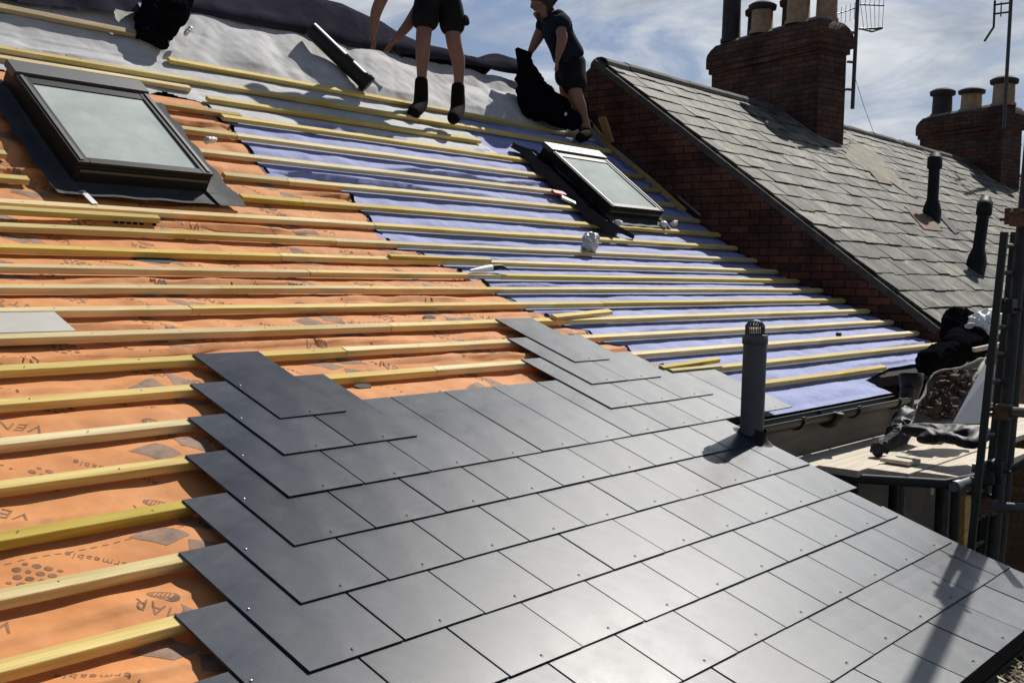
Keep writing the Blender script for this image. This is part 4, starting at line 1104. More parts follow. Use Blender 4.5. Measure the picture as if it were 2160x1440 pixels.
def chimney(parent, corner, rot, lf, lw, z0, ztop, pots, strap_z, lean=0.0):
    cx_, cy_ = corner; a = rad(rot); ef = Vector((math.sin(a), math.cos(a), 0)); er = Vector((math.cos(a), -math.sin(a), 0)); C0 = Vector((cx_, cy_, 0))
    def ring(z, o, sag=0): return [C0 - ef * o - er * o + Vector((0, 0, z)), C0 - ef * o + er * (lw + o) + Vector((0, 0, z)), C0 + ef * (lf + o) + er * (lw + o) + Vector((0, 0, z - sag)), C0 + ef * (lf + o) - er * o + Vector((0, 0, z - sag))]
    b = MB()
    lev = [(z0, 0), (ztop - .50, 0), (ztop - .49, .035), (ztop - .42, .035), (ztop - .41, .065), (ztop - .26, .065), (ztop - .20, .055), (ztop - .13, .02), (ztop - .06, -.03)]
    rings = [ring(z, o, .10 if i > 0 else 0) for i, (z, o) in enumerate(lev)]
    vs = []; fs = []; uvs = []
    for i in range(len(rings) - 1):
        for k in range(4):
            k2 = (k + 1) % 4; q = [rings[i][k], rings[i][k2], rings[i + 1][k2], rings[i + 1][k]]
            base = len(vs); vs += q; fs.append((base, base + 1, base + 2, base + 3))
            w_ = (rings[0][k2] - rings[0][k]).length; off = k * 1.35
            uvs += [(off, q[0].z), (off + w_, q[1].z), (off + w_, q[2].z), (off, q[3].z)]
    b.add(vs, fs, 0, uvs)
    b.add(rings[-1], [(0, 1, 2, 3)])
    st = b.build('chimney_stack', M['brick_stack'], parent)
    # mortar flaunching on top
    f = MB(); r0 = ring(ztop - .075, -.035, .10); r1 = ring(ztop, -.12, .10)
    f.add(r0 + r1, [(0, 1, 5, 4), (1, 2, 6, 5), (2, 3, 7, 6), (3, 0, 4, 7), (4, 5, 6, 7)]); f.build('flaunching', M['mortar'], st)
    sb = MB(); r0 = ring(strap_z, .006, .10); r1 = ring(strap_z + .035, .006, .10); sb.add(r0 + r1, [(0, 1, 5, 4), (1, 2, 6, 5), (2, 3, 7, 6), (3, 0, 4, 7)]); sb.build('strap', M['lead'], st)
    # lead skirt where the stack meets the slates
    for (fr, sr, r_, h_, m_) in pots:
        P = C0 + ef * (lf * fr) + er * (lw * sr); P.z = ztop - .10 * fr - .03
        p = MB(); p.lathe(P, [(r_ * 1.12, 0), (r_ * 1.12, .05), (r_, .07), (r_ * .94, h_ * .74)], 20)
        p.lathe(P, [(r_ * .94, h_ * .74), (r_ * 1.22, h_ * .77), (r_ * 1.28, h_ * .90), (r_ * 1.0, h_ * .97), (r_ * .8, h_), (r_ * .6, h_ - .02), (r_ * .6, h_ - .12), (.001, h_ - .12)], 20, mi=1)
        p.build('chimney_pot', [M[m_], M['pot_dark']], st)
    return st, ef, er, C0
chimney(nbA, (14.19, 6.63), 12, 1.95, .60, 7.6, 9.62, [(.90, .3, .14, .95, 'pot_dark'), (.76, .72, .14, .50, 'pot_dark'), (.60, .3, .16, .46, 'terracotta'), (.44, .75, .14, .50, 'pot_dark'), (.27, .3, .165, .52, 'terracotta'), (.12, .72, .15, .52, 'terracotta')], (14.190, 6.662, 8.630)[2])
chimney(nbB, (22.1, 6.54), 12, 1.75, .72, 7.6, 9.46, [(.86, .5, .20, .56, 'pot_dark'), (.50, .5, .205, .46, 'terracotta'), (.12, .5, .21, .56, 'terracotta')], (22.100, 6.559, 8.682)[2])
# pale mortar skirt and patch beside the big chimney
rp = random.Random(8)
for (nm, pts) in (('mortar_fillet', [(14.12, .60), (14.12, .78), (15.15, 1.04), (15.2, .80)]), ('mortar_fillet', [(14.12, -.1), (14.02, .1), (14.10, .72), (14.2, .6)])):
    b = MB(); q = [NR(x, t, .03) for x, t in pts]; b.hexa([p + NN * -.03 for p in q] + q); b.build(nm, M['mortar'], nbA)
pt_ = [(15.772, 0.531), (15.980, 0.884), (15.053, 1.825), (14.774, 2.204), (14.566, 1.854), (14.402, 1.648), (14.011, 1.398), (14.292, 1.117)]
rj = random.Random(4); pj = []
for i in range(len(pt_)):
    a, c = pt_[i], pt_[(i + 1) % len(pt_)]; kk = max(2, int(math.dist(a, c) / .09))
    for q_ in range(kk): f = q_ / kk; pj.append((a[0] + (c[0] - a[0]) * f + rj.uniform(-.07, .07), a[1] + (c[1] - a[1]) * f + rj.uniform(-.04, .04)))
pt_ = pj
b = MB(); q = [NR(x, t, .034) for x, t in pt_]; n = len(q); b.add([p + NN * -.03 for p in q] + q, [tuple(range(n))[::-1], tuple(range(n, 2 * n))] + [(i, (i + 1) % n, n + (i + 1) % n, n + i) for i in range(n)])
M['patch'] = mat('lichen_mortar', (0.30, 0.28, 0.215), .95, var=.35, nscale=7, bump=.4, bscale=14, bdist=.02)
b.build('mortar_patch', M['patch'], nbA)
pt_ = [(14.235, 1.626), (14.554, 1.695), (14.472, 1.901), (13.966, 1.911)]
b = MB(); q = [NR(x, t, .042) for x, t in pt_]; b.hexa([p + NN * -.012 for p in q] + q); b.build('broken_slate', M['rust'], nbA)
pt_ = [(13.680, 2.484), (14.191, 2.667), (13.851, 3.006), (13.180, 3.014)]
b = MB(); q = [NR(x, t, .036) for x, t in pt_]; b.hexa([p + NN * -.02 for p in q] + q); b.build('broken_slate', M['rust'], nbA)

# aerial on the big chimney
A0 = Vector((15.150, 6.550, 8.434)); A1 = Vector((15.190, 6.550, 10.373))
ae = empty('tv_aerial', A0, 'television aerial mast strapped to the right side of the large chimney', 'aerial')
b = MB(); b.tube([A0, A1], .028, 10); b.build('mast', M['wire'], ae)
for py in (70, 132, 190):
    b = MB(); P = Vector((15.177, 6.550, 9.508)) if py == 70 else Vector((15.152, 6.550, 9.090)) if py == 132 else Vector((15.157, 6.550, 8.703))
    b.bar(P, P + Vector((-.10, .06, 0)), .03, .03); b.build('bracket', M['wire'], ae)
b = MB()
def yp(x, y): return None
gl = Vector((14.505, 6.550, 9.646)); gr_ = Vector((15.094, 6.550, 9.837)); b.tube([gl, gr_], .009, 6)
g2 = Vector((15.285, 6.550, 9.928)); g3 = Vector((16.125, 6.550, 10.079)); b.tube([g2, g3], .012, 6)
g4 = Vector((15.402, 6.550, 9.602)); g5 = Vector((15.745, 6.550, 9.629)); g6 = Vector((16.107, 6.550, 9.742)); b.tube([g4, g5, g6, g4 + Vector((0, .05, .01))], .016, 6)
for i in range(6):
    f = i / 5; b.tube([g2.lerp(g3, f) + Vector((0, 0, .25)), g2.lerp(g3, f), Vector((15.434, 6.550, 9.621)).lerp(g6, f)], .004, 5)
for i in range(5):
    f = i / 4; p = gl.lerp(gr_, f); b.tube([p + Vector((0, 0, .08)), p - Vector((0, 0, .16))], .004, 5)
b.build('antenna_array', M['wire'], ae)
b = MB(); c0 = A0 + Vector((0, 0, .5)); c1 = Vector((16.842, 6.900, 8.270)); b.tube([c0, c0.lerp(c1, .5) + Vector((0, 0, -.04)), c1], .004, 5); b.build('cable', M['wire'], ae)
A0 = Vector((22.000, 6.496, 9.427)); A1 = Vector((22.000, 6.473, 11.854))
ae = empty('tv_aerial', A0, 'thin television aerial mast on the smaller far chimney', 'aerial')
b = MB(); b.tube([A0 + Vector((0, 0, -.5)), A1], .035, 8); b.build('mast', M['wire'], ae)
b = MB(); P = Vector((22.000, 6.508, 11.156)); 
for (dx, dz0, dz1) in ((-.0, .12, .12), (.0, -.05, -.05)): b.tube([P + Vector((0, 0, dz0)), P + Vector((0, .28, dz1))], .02, 6)
b.tube([P + Vector((0, .26, .2)), P + Vector((0, .26, -.3)), P + Vector((0, .42, -.55))], .022, 6); b.tube([P + Vector((0, .14, .15)), P + Vector((0, .14, -.12))], .012, 6)
b.build('antenna_array', M['wire'], ae)

# cast soil vents on the neighbour roof
def vent(base, top, label, r):
    base = Vector(base); top = Vector(top); d = top - base; L = d.length
    t = empty('vent_pipe', base, label, 'vent pipe')
    b = MB(); b.lathe(base - d.normalized() * .05, [(r * .78, 0), (r * .72, L * .98)], 16, d); b.build('pipe', M['black'], t)
    b = MB(); b.lathe(base - d.normalized() * .02, [(r * 1.15, -.05), (r * 1.25, L * .12), (r * 1.05, L * .22), (r * .74, L * .32)], 16, d); b.build('base_collar', M['black'], t)
    b = MB(); b.lathe(base, [(r * .74, L * .74), (r * .98, L * .76), (r * .98, L * .93), (r * .80, L * .935), (r * .62, L * 1.0), (.001, L * 1.0)], 16, d); b.build('cap', M['black'], t)
vent((14.277, 5.050, 6.812), (14.309, 5.050, 7.652), 'black soil vent pipe on the old slate roof, upper of two', .095)
vent((13.092, 4.100, 6.147), (13.345, 4.100, 6.991), 'black soil vent pipe lower on the old slate roof, by the scaffold', .090)
b = MB(); p = [(14.640, 2.584), (14.964, 2.521), (14.528, 2.980), (14.195, 3.044)]; q = [NR(x, t, .04) for x, t in p]; b.hexa([v + NN * -.02 for v in q] + q); tag(b.build('lead_strip', M['lead']), 'thin lead strip running down from the upper vent pipe', 'flashing')

# ------------------------------------------------------------------ scaffold corner beside the roof
sc = empty('scaffold', (5.666, 1.622, 4.572), 'dark steel tube scaffold at the right beside the roof verge', 'scaffold')
def sp(x, y, d): 
    raise Exception
def tubep(pts, name='tube', r=.0242, m='steel', parent=sc):
    b = MB(); b.tube(pts, r, 14); return b.build(name, M[m], parent)
def ext(a, c, k0, k1): a = Vector(a); c = Vector(c); d = c - a; return [a - d * k0, c + d * k1]
st1 = ext((5.665, 1.628, 4.619), (5.821, 1.606, 6.277), 1.6, 1.2); tubep(st1, 'standard', m='steel_dark', r=.03)
st2 = ext((5.844, 1.645, 4.581), (6.004, 1.622, 6.285), 1.6, 1.2); tubep(st2, 'standard', m='steel_dark', r=.026)
tubep([(5.639, 1.577, 5.370), (5.371, 1.354, 5.405)], 'ledger', m='steel')
tubep([(5.590, 1.666, 4.897), (5.570, 1.383, 4.926)], 'ledger', m='steel')
tubep([(5.802, 1.587, 5.062), (5.687, 1.425, 5.179)], 'ledger', m='steel')
tubep([(5.349, 1.729, 5.016), (5.911, 1.761, 4.987)], 'transom', m='steel')
e_ = MB(); a_ = Vector((5.349, 1.729, 5.016)); d_ = (Vector((5.911, 1.761, 4.987)) - a_).normalized(); e_.tube([a_ + d_ * .001, a_ + d_ * .09], .0275, 14, caps=False); e_.build('end_sleeve', M['alu'], sc)
tubep([(5.666, 1.748, 5.069), (5.706, 1.622, 5.064)], 'transom', m='steel')
tubep([(5.496, 2.556, 4.939), (5.629, 1.860, 4.974), (5.743, 1.654, 5.036)], 'ledger', m='steel_dark', r=.026)
for (x, y0, y1, d, m) in ((1800, 1000, 1180, 6.3, 'steel_dark'), (1888, 1004, 1260, 6.2, 'steel_dark'), (1996, 1015, 1260, 5.9, 'steel_dark')):
    pass
for pts, m in (([(6.051, 2.515, 4.879), (6.020, 2.493, 4.277)], 'steel_dark'), ([(6.105, 2.298, 4.891), (6.066, 2.279, 4.229)], 'steel_dark'), ([(5.966, 1.999, 4.921), (5.928, 1.983, 4.294)], 'steel_dark'), ([(5.885, 1.942, 4.940), (5.847, 1.927, 4.323)], 'steel'), ([(5.814, 1.869, 4.922), (5.778, 1.856, 4.353)], 'steel_dark'), ([(6.013, 1.785, 4.881), (5.969, 1.778, 4.277)], 'steel_dark')):
    tubep(pts, 'standard', m=m)
# couplers
def coupler(c, r=.05):
    c = Vector(c); b = MB()
    b.box(c - Vector((r, r * .8, r * .8)), c + Vector((r, r * .8, r * .8)))
    b.tube([c + Vector((-r * 1.6, 0, r * .5)), c + Vector((r * 1.6, 0, r * .5))], .009, 6)
    b.tube([c + Vector((0, -r * 1.5, -r * .4)), c + Vector((0, r * 1.5, -r * .4))], .010, 6)
    b.build('coupler', M['rust'] if random.random() < .4 else M['steel_dark'], sc, bevel=.008)
random.seed(3)
for c in ((5.743, 1.625, 6.332), (5.705, 1.627, 5.886), (5.622, 1.597, 5.369), (5.696, 1.636, 5.080), (5.667, 1.666, 5.032), (5.610, 1.642, 4.893), (5.651, 1.576, 6.310), (5.693, 1.704, 4.951)): coupler(c, .045)
# boards, each one a thing
bz = 5.0
yb = [2.72, 2.49, 2.26, 2.03]
xl = [5.42, 5.50, 5.60, 5.72]
nmb = ['plain scaffold board nearest the house wall', 'second scaffold board out from the house wall', 'third scaffold board out from the house wall', 'outermost scaffold board at the platform edge']
for i in range(4):
    b = MB(); z_ = bz + (.003 * i % .007)
    b.box((xl[i], yb[i] - .222, z_ - .038), (9.6 if i < 3 else 7.0, yb[i], z_))
    o = b.build('scaffold_board', M['board'], bevel=.004); tag(o, nmb[i], 'scaffold board', 'boards of the scaffold platform')
b = MB(); b.bar((5.871, 2.269, 5.025), (5.854, 2.101, 5.025), .14, .022); tag(b.build('board_offcut', M['board'], bevel=.004), 'small pale board offcut lying on the scaffold platform', 'offcut')
# ladder leaning on the scaffold
LD = empty('ladder', (5.493, 1.645, 5.104), 'dark green ladder leaning steeply against the scaffold, seen edge-on', 'ladder')
la, lb = Vector((5.428, 1.641, 5.055)), Vector((5.550, 1.612, 6.242)); ma_, mb_ = Vector((5.849, 1.713, 5.014)), Vector((5.974, 1.686, 6.260))
for p, q in ((la, lb), (ma_, mb_)):
    b = MB(); b.bar(p - (q - p) * .9, q, .020, .034, up=(0, 1, 0)); b.build('stile', M['ladder'], LD)
for i in range(-4, 9):
    f = (i + .5) / 9; b = MB(); b.tube([la.lerp(lb, f), ma_.lerp(mb_, f)], .012, 8); b.build('rung', M['ladder'], LD)

# rubble sack, panel, plastic heaps
c4 = [Vector(v) for v in ((6.430, 2.401, 5.117), (6.788, 2.397, 5.437), (7.220, 2.207, 5.527), (6.519, 2.144, 5.150))]
b = MB(); n = 26; vs = []
for i in range(n + 1):
    for j in range(n + 1):
        fu, fv = i / n, j / n; P = c4[0].lerp(c4[1], fu).lerp(c4[3].lerp(c4[2], fu), fv)
        ed = min(fu, 1 - fu, fv, 1 - fv); P = P + Vector((-.74, -.66, .05)) * (.10 * max(0, .16 - ed) / .16 + .03 * float(N1(fu * 5 + 2, fv * 3)) + .015 * float(N2(fu * 12, fv * 9)))
        vs.append(P + Vector((0, 0, .02 * float(N3(fu * 6, fv * 6)))))
b.add(vs, [(i * (n + 1) + j, (i + 1) * (n + 1) + j, (i + 1) * (n + 1) + j + 1, i * (n + 1) + j + 1) for i in range(n) for j in range(n)], smooth=True)
sk = b.build('rubble_sack', M['sack']); tag(sk, 'opened white rubble sack full of old debris, slumped on the scaffold', 'sack'); sm = sk.modifiers.new('s', 'SOLIDIFY'); sm.thickness = .006
rb = MB(); rr_ = random.Random(5)
A_, B_, C_, D_ = Vector((6.436, 2.281, 5.233)), Vector((6.816, 2.225, 5.434)), Vector((6.947, 2.164, 5.446)), Vector((6.443, 2.145, 5.199))
bm = bmesh.new()
for i in range(230):
    u_, v_ = rr_.random(), rr_.random(); P = A_.lerp(B_, u_).lerp(D_.lerp(C_, u_), v_); rr0 = rr_.uniform(.012, .035)
    mm = Matrix.Translation(P + Vector((rr_.uniform(-.02, .02), rr_.uniform(-.03, .05), rr_.uniform(-.03, .03)))) @ Matrix.Rotation(rr_.uniform(0, 6), 4, 'Z') @ Matrix.Rotation(rr_.uniform(0, 6), 4, 'X') @ Matrix.Diagonal((1, rr_.uniform(.4, 1), rr_.uniform(.25, .7), 1))
    bmesh.ops.create_cube(bm, size=rr0 * 2, matrix=mm) if rr_.random() < .5 else bmesh.ops.create_icosphere(bm, subdivisions=1, radius=rr0, matrix=mm)
me = bpy.data.meshes.new('rubble'); bm.to_mesh(me); bm.free(); me.materials.append(mat('rubble', (0.13, 0.085, 0.055), .95, col2=(0.03, 0.022, 0.018), nscale=9, var=.5)); o = bpy.data.objects.new('rubble', me); COL.objects.link(o); tag(o, 'dark broken rubble and moss spilling from the white sack', 'rubble', kind='stuff')
b = MB(); q = [Vector(v) for v in ((6.173, 2.016, 5.207), (6.197, 1.835, 5.224), (6.547, 1.915, 5.522), (6.609, 1.996, 5.513))]; nrm = (q[1] - q[0]).cross(q[3] - q[0]).normalized() * .012
b.hexa(q + [v + nrm for v in q]); tag(b.build('leaning_panel', M['panel']), 'flat blue-grey panel leaning beside the rubble sack', 'panel')
lump('black_sheeting', [(5.968, 2.096, 5.142), (6.036, 2.019, 5.163), (6.103, 1.941, 5.180), (6.118, 1.846, 5.182), (6.069, 2.213, 5.172), (5.928, 1.834, 5.151)], [.05, .06, .06, .06, .045, .04], 'black', 'black plastic sheeting heaped on the scaffold platform', 'sheeting', 33, .22, squash=.7, freq=.8)
lump('grey_cloth', [(6.078, 2.347, 5.075), (6.123, 2.298, 5.111), (5.993, 2.367, 5.047)], [.05, .055, .035], 'lead', 'crumpled grey cloth on the scaffold boards by the wall', 'cloth', 35, .4)
lump('white_bag', [(8.911, 2.781, 5.645), (9.077, 2.743, 5.681), (9.127, 2.687, 5.712), (8.982, 2.693, 5.610)], [.07, .09, .08, .07], 'white', 'crumpled white plastic bag at the foot of the old slate roof', 'bag', 37, .55)
lump('black_bucket_bag', [(9.014, 2.975, 5.718), (8.915, 2.926, 5.600), (9.094, 2.876, 5.674), (8.846, 2.845, 5.531), (8.815, 2.727, 5.521), (8.464, 2.823, 5.455), (8.066, 2.823, 5.403)], [.08, .11, .09, .12, .10, .11, .09], 'black_matt', 'black plastic heap at the corner of the old roof eave', 'plastic heap', 39, .3)
b = MB(); b.bar((8.177, 2.548, 5.510), (8.308, 2.398, 5.555), .05, .03); tag(b.build('timber_offcut', M['board']), 'thin pale timber resting on black plastic at the right', 'timber')
# black rainwater hopper and pipe at the end of the eave
hp = empty('downpipe', (7.127, 2.638, 4.850), 'black rainwater pipe with hopper at the end of the eave', 'downpipe')
b = MB(); b.tube([(7.212, 2.657, 5.283), (7.133, 2.648, 5.038), (7.057, 2.643, 4.857), (6.979, 2.617, 4.434)], .05, 14); b.build('pipe', M['gutter'], hp)
b = MB(); b.lathe(Vector((7.278, 2.662, 5.342)) - Vector((0, 0, .12)), [(.05, 0), (.075, .08), (.08, .16), (.07, .16), (.05, .1)], 16); b.build('hopper', M['gutter'], hp)
lump('black_bin_bag', [(6.529, 2.438, 5.103), (6.658, 2.445, 5.149), (6.410, 2.420, 5.074)], [.07, .08, .06], 'black', 'small black bag at the foot of the rainwater pipe', 'bag', 41, .3)
b = MB(); b.bar((6.564, 2.052, 4.749), (6.531, 2.033, 4.152), .10, .03, up=(0, 1, 0)); tag(b.build('upright_plank', M['pine_old']), 'upright olive plank below the scaffold platform', 'plank')
b = MB(); b.bar((6.637, 2.280, 4.783), (6.632, 2.278, 4.715), .055, .02, up=(0, 1, 0)); tag(b.build('white_plate', M['sack']), 'small pale plate on the wall beneath the platform', 'plate')

# ------------------------------------------------------------------ people
def J(p, r, r2=None): return (p, r, r2 or r)
# first roofer: stands on the top battens, bends to the left over the ridge felt
def hand(j, e, wrist, wname, tips, palm, r=.0075, pr=.019):
    """adds a palm and five unequal bent fingers to a skeleton"""
    W_ = Vector(wrist); P = Vector(palm); side = (P - W_).cross(Vector((0, 1, .2))).normalized()
    j[wname + '_palm'] = (P, pr, pr * .6); e.append((wname, wname + '_palm'))
    d = (P - W_).normalized()
    lens = (.062, .075, .082, .076, .060)
    for i in range(5):
        o = (i - 2) * .012
        if i == 0:
            k = P - d * .02 + side * -.022; m = k + d * .022 + side * -.014; t = m + d * .024 + Vector((0, -.004, -.006))
        else:
            k = P + side * o + d * .020; m = k + d * lens[i] * .45 + Vector((0, -.004, -.004)); t = m + d * lens[i] * .32 + Vector((0, .004, -.018))
        for q, v in (('k', k), ('m', m), ('t', t)): j['%s_%d%s' % (wname, i, q)] = (v, r if q != 't' else r * .85)
        e += [(wname + '_palm', '%s_%dk' % (wname, i)), ('%s_%dk' % (wname, i), '%s_%dm' % (wname, i)), ('%s_%dm' % (wname, i), '%s_%dt' % (wname, i))]

m1 = empty('person', (6.958, 6.801, 7.360), 'roofer in black shorts bending over the ridge, seen from the waist down', 'person')
j = {'pelvis': J((7.014, 6.883, 8.573), .09, .08), 'hipL': J((6.933, 6.934, 8.420), .07), 'kneeL': J((6.837, 6.883, 8.019), .056), 'calfL': J((6.856, 6.910, 7.878), .052), 'shinL': J((6.875, 6.932, 7.711), .036), 'ankleL': J((6.868, 6.927, 7.565), .034), 'heelL': J((6.861, 6.924, 7.453), .04), 'toeL': J((6.688, 6.840, 7.359), .035),
     'hipR': J((7.093, 6.839, 8.439), .07), 'kneeR': J((7.069, 6.731, 7.987), .056), 'calfR': J((7.133, 6.736, 7.862), .052), 'shinR': J((7.159, 6.751, 7.693), .036), 'ankleR': J((7.148, 6.749, 7.546), .034), 'heelR': J((7.144, 6.743, 7.432), .04), 'toeR': J((6.973, 6.625, 7.336), .035),
     'waist': J((6.917, 6.908, 8.760), .09, .08), 'chest': J((6.795, 6.995, 8.969), .11, .09), 'neck': J((6.685, 7.071, 9.056), .06), 'head': J((6.616, 7.117, 9.007), .085), 'crown': J((6.575, 7.143, 8.941), .07),
     'shA': J((6.598, 6.907, 8.864), .06), 'elA': J((6.481, 6.996, 8.369), .048), 'faA': J((6.478, 7.108, 8.201), .040), 'wrA': J((6.517, 7.172, 8.071), .027),
     'shB': J((7.024, 7.107, 8.922), .06), 'elB': J((6.978, 7.061, 8.365), .046), 'faB': J((6.858, 7.090, 8.172), .040), 'wrB': J((6.755, 7.137, 8.035), .027)}
e = [('pelvis', 'hipL'), ('hipL', 'kneeL'), ('kneeL', 'calfL'), ('calfL', 'shinL'), ('shinL', 'ankleL'), ('ankleL', 'heelL'), ('heelL', 'toeL'), ('pelvis', 'hipR'), ('hipR', 'kneeR'), ('kneeR', 'calfR'), ('calfR', 'shinR'), ('shinR', 'ankleR'), ('ankleR', 'heelR'), ('heelR', 'toeR'),
     ('pelvis', 'waist'), ('waist', 'chest'), ('chest', 'neck'), ('neck', 'head'), ('head', 'crown'), ('chest', 'shA'), ('shA', 'elA'), ('elA', 'faA'), ('faA', 'wrA'), ('chest', 'shB'), ('shB', 'elB'), ('elB', 'faB'), ('faB', 'wrB')]
hand(j, e, (6.517, 7.172, 8.071), 'wrA', None, (6.519, 7.179, 8.008)); hand(j, e, (6.755, 7.137, 8.035), 'wrB', None, (6.726, 7.166, 7.993))
skin('body', j, e, M['skin'], m1, 2)
js = {'p': J((7.012, 6.880, 8.510), .165, .14), 'pw': J((6.990, 6.891, 8.671), .155, .13), 'a': J((6.916, 6.916, 8.365), .118), 'b': J((6.872, 6.893, 8.222), .106), 'c': J((6.845, 6.880, 8.085), .098), 'a2': J((7.099, 6.827, 8.389), .118), 'b2': J((7.085, 6.781, 8.231), .104), 'c2': J((7.068, 6.738, 8.058), .092)}
skin('shorts', js, [('p', 'pw'), ('p', 'a'), ('a', 'b'), ('b', 'c'), ('p', 'a2'), ('a2', 'b2'), ('b2', 'c2')], M['shorts'], m1, 2)
skin('shirt', {'hem': J((7.004, 6.879, 8.570), .175, .15), 'w': J((6.955, 6.904, 8.706), .15, .13), 'm': J((6.870, 6.939, 8.835), .16, .14), 'c': J((6.789, 7.001, 8.969), .18, .15), 'n': J((6.712, 7.052, 9.031), .10), 's1': J((6.589, 6.924, 8.766), .085), 's2': J((7.013, 7.093, 8.792), .085)}, [('hem', 'w'), ('w', 'm'), ('m', 'c'), ('c', 'n'), ('c', 's1'), ('c', 's2')], M['tshirt'], m1, 2)
for (a, h, t, s_) in (((6.870, 6.931, 7.636), (6.861, 6.924, 7.453), (6.688, 6.840, 7.359), (6.873, 6.935, 7.711)), ((7.150, 6.753, 7.609), (7.144, 6.743, 7.432), (6.970, 6.628, 7.332), (7.156, 6.754, 7.685))):
    skin('boot', {'s': J(s_, .050), 'a': J(a, .050), 'm': J(tuple((Vector(a) + Vector(h)) / 2), .055), 'h': J(h, .056), 't': J(t, .050), 't2': J(tuple(Vector(t) + (Vector(t) - Vector(h)) * .25), .040)}, [('s', 'a'), ('a', 'm'), ('m', 'h'), ('h', 't'), ('t', 't2')], M['boot'], m1, 2)

skin('hair', {'a': J((6.619, 7.132, 9.039), .088, .08), 'b': J((6.653, 7.110, 9.076), .07)}, [('a', 'b')], M['hair'], m1, 2)
skin('pocket', {'a': J((7.129, 6.686, 8.260), .045, .02), 'b': J((7.116, 6.659, 8.147), .05, .02)}, [('a', 'b')], M['shorts'], m1, 1)
# second roofer: crouched by the gable, holding a black sheet
m2 = empty('person', (9.177, 6.821, 7.402), 'roofer in dark t-shirt and shorts leaning left by the brick gable', 'person')
D2 = 11.2
j = {'pelvis': J((9.085, 7.008, 8.202), .09, .08), 'waist': J((9.018, 7.023, 8.338), .09, .08), 'chest': J((8.928, 7.069, 8.520), .10, .09), 'upch': J((8.912, 7.097, 8.616), .08, .08), 'neck': J((8.851, 7.111, 8.654), .062), 'jaw': J((8.772, 7.142, 8.653), .072, .068), 'head': J((8.766, 7.157, 8.730), .092, .085), 'crown': J((8.777, 7.150, 8.798), .070), 'nose': J((8.671, 7.203, 8.689), .014),  'chin': J((8.718, 7.171, 8.609), .032),
     'shA': J((8.829, 6.957, 8.563), .05), 'elA': J((8.795, 6.870, 8.367), .046), 'faA': J((8.780, 6.880, 8.281), .040), 'wrA': J((8.761, 6.893, 8.195), .028),
     'shB': J((9.002, 7.268, 8.598), .06), 'elB': J((8.915, 7.307, 8.417), .045), 'wrB': J((8.833, 7.313, 8.292), .028),
     'hipA': J((9.018, 6.924, 8.125), .07), 'kneeA': J((8.955, 6.813, 7.818), .060), 'calfA': J((9.063, 6.830, 7.709), .054), 'shinA': J((9.149, 6.842, 7.595), .036), 'ankleA': J((9.178, 6.831, 7.520), .034), 'heelA': J((9.202, 6.828, 7.454), .038), 'toeA': J((9.018, 6.775, 7.392), .034),
     'hipB': J((9.166, 7.094, 8.166), .07), 'kneeB': J((9.168, 7.113, 7.898), .058), 'calfB': J((9.341, 7.127, 7.758), .05), 'ankleB': J((9.543, 7.111, 7.646), .034), 'heelB': J((9.585, 7.102, 7.595), .036), 'toeB': J((9.392, 7.046, 7.539), .032)}
e = [('pelvis', 'waist'), ('waist', 'chest'), ('chest', 'upch'), ('upch', 'neck'), ('neck', 'jaw'), ('jaw', 'head'), ('head', 'crown'), ('jaw', 'chin'), ('head', 'nose'), ('upch', 'shA'), ('shA', 'elA'), ('elA', 'faA'), ('faA', 'wrA'), ('upch', 'shB'), ('shB', 'elB'), ('elB', 'wrB'),
     ('pelvis', 'hipA'), ('hipA', 'kneeA'), ('kneeA', 'calfA'), ('calfA', 'shinA'), ('shinA', 'ankleA'), ('ankleA', 'heelA'), ('heelA', 'toeA'), ('pelvis', 'hipB'), ('hipB', 'kneeB'), ('kneeB', 'calfB'), ('calfB', 'ankleB'), ('ankleB', 'heelB'), ('heelB', 'toeB')]
hand(j, e, (8.761, 6.893, 8.195), 'wrA', None, (8.750, 6.900, 8.128)); hand(j, e, (8.833, 7.313, 8.292), 'wrB', None, (8.797, 7.320, 8.238))
skin('body', j, e, M['skin'], m2, 2)
skin('shirt', {'hem': J((9.093, 6.995, 8.173), .158, .145), 'w': J((9.065, 7.008, 8.276), .150, .14), 'm': J((8.999, 7.035, 8.394), .158, .145), 'c': J((8.941, 7.055, 8.530), .175, .15), 'n': J((8.871, 7.102, 8.647), .095), 's1': J((8.827, 6.942, 8.542), .105), 's1b': J((8.807, 6.893, 8.428), .088), 's2': J((9.002, 7.267, 8.588), .10), 's2b': J((8.947, 7.290, 8.474), .082)}, [('hem', 'w'), ('w', 'm'), ('m', 'c'), ('c', 'n'), ('c', 's1'), ('s1', 's1b'), ('c', 's2'), ('s2', 's2b')], M['tshirt'], m2, 2)
skin('shorts', {'p': J((9.091, 7.000, 8.192), .160, .15), 'pw': J((9.059, 7.016, 8.286), .15, .14), 'a': J((9.022, 6.914, 8.067), .13), 'b': J((8.982, 6.855, 7.940), .112), 'c': J((8.956, 6.815, 7.842), .098), 'a2': J((9.164, 7.092, 8.116), .12), 'b2': J((9.169, 7.114, 7.923), .10)}, [('p', 'pw'), ('p', 'a'), ('a', 'b'), ('b', 'c'), ('p', 'a2'), ('a2', 'b2')], M['shorts'], m2, 2)
skin('hair', {'a': J((8.796, 7.139, 8.762), .074, .072), 'b': J((8.774, 7.154, 8.807), .072), 'c': J((8.816, 7.130, 8.746), .05)}, [('a', 'b'), ('a', 'c')], M['hair'], m2, 2)
skin('beard', {'a': J((8.717, 7.170, 8.599), .040), 'b': J((8.763, 7.133, 8.612), .045)}, [('a', 'b')], M['hair'], m2, 2)
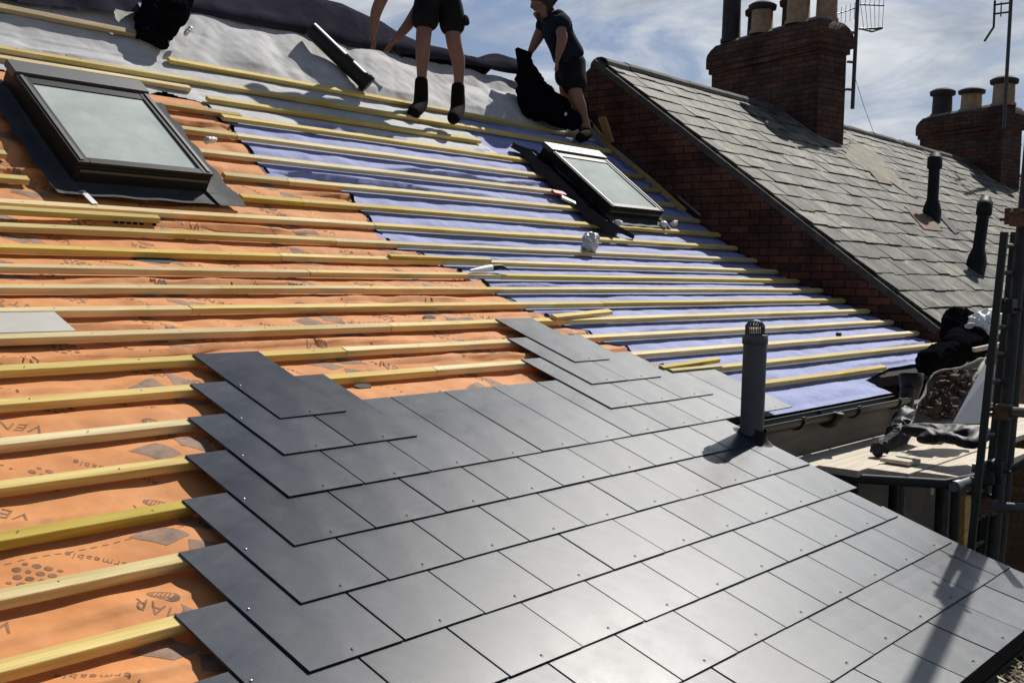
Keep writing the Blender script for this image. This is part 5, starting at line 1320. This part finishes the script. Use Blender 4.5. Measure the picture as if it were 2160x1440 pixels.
skin('boot', {'a': J((9.178, 6.831, 7.520), .052), 'h': J((9.202, 6.828, 7.454), .055), 't': J((9.018, 6.775, 7.392), .050), 't2': J((8.962, 6.762, 7.376), .040)}, [('a', 'h'), ('h', 't'), ('t', 't2')], M['boot'], m2, 2)
skin('boot', {'a': J((9.549, 7.102, 7.631), .050), 'h': J((9.585, 7.102, 7.590), .052), 't': J((9.392, 7.046, 7.534), .048)}, [('a', 'h'), ('h', 't')], M['boot'], m2, 2)
skin('sock', {'a': J((9.160, 6.843, 7.577), .044), 'b': J((9.175, 6.835, 7.519), .046)}, [('a', 'b')], M['sock'], m2, 1)
skin('wristband', {'a': J((8.769, 6.888, 8.233), .037), 'b': J((8.765, 6.890, 8.209), .036)}, [('a', 'b')], M['black'], m2, 1)
# the black sheet he holds
lump('black_sheet', [(8.703, 7.305, 8.222), (8.712, 7.284, 8.115), (8.740, 7.242, 8.019), (8.774, 7.190, 7.899), (8.802, 7.148, 7.802), (8.791, 7.073, 7.699), (8.852, 6.997, 7.652), (8.912, 6.919, 7.591), (9.008, 6.882, 7.566), (8.580, 7.087, 7.673), (8.637, 7.188, 7.808), (8.689, 7.300, 7.993), (8.905, 7.105, 7.813), (8.980, 7.006, 7.703)],
     [.05, .075, .09, .11, .12, .13, .12, .11, .09, .11, .10, .07, .09, .10], 'black_matt', 'large black plastic sheet gathered in front of the second roofer', 'sheet', 51, .28, freq=1.6)
b = MB(); b.add([Vector(v) for v in ((8.668, 7.354, 8.308), (8.767, 7.232, 8.253), (8.698, 7.222, 8.106), (8.646, 7.278, 8.056))] + [Vector(v) + Vector((.05, .08, 0)) for v in ((8.668, 7.354, 8.308), (8.767, 7.232, 8.253), (8.698, 7.222, 8.106), (8.646, 7.278, 8.056))], [(0, 1, 2, 3), (7, 6, 5, 4), (0, 4, 5, 1), (1, 5, 6, 2), (2, 6, 7, 3), (3, 7, 4, 0)]); tag(b.build('sheet_corner', M['black_matt']), 'stiff upright corner of black sheet by the roofer hand', 'sheet')
for i, (q, lab) in enumerate((((8.534, 7.070, 7.732), 'small white scrap on the left of the black sheet'), ((8.763, 6.786, 7.596), 'small white scrap at the right foot of the black sheet'), ((8.806, 6.797, 7.432), 'small white scrap on the highest batten near the second roofer'))):
    lump('white_scrap', [q, tuple(Vector(q) + Vector((.01, 0, .01)))], [.017, .014], 'white', lab, 'scrap', 60 + i, .4, 2)
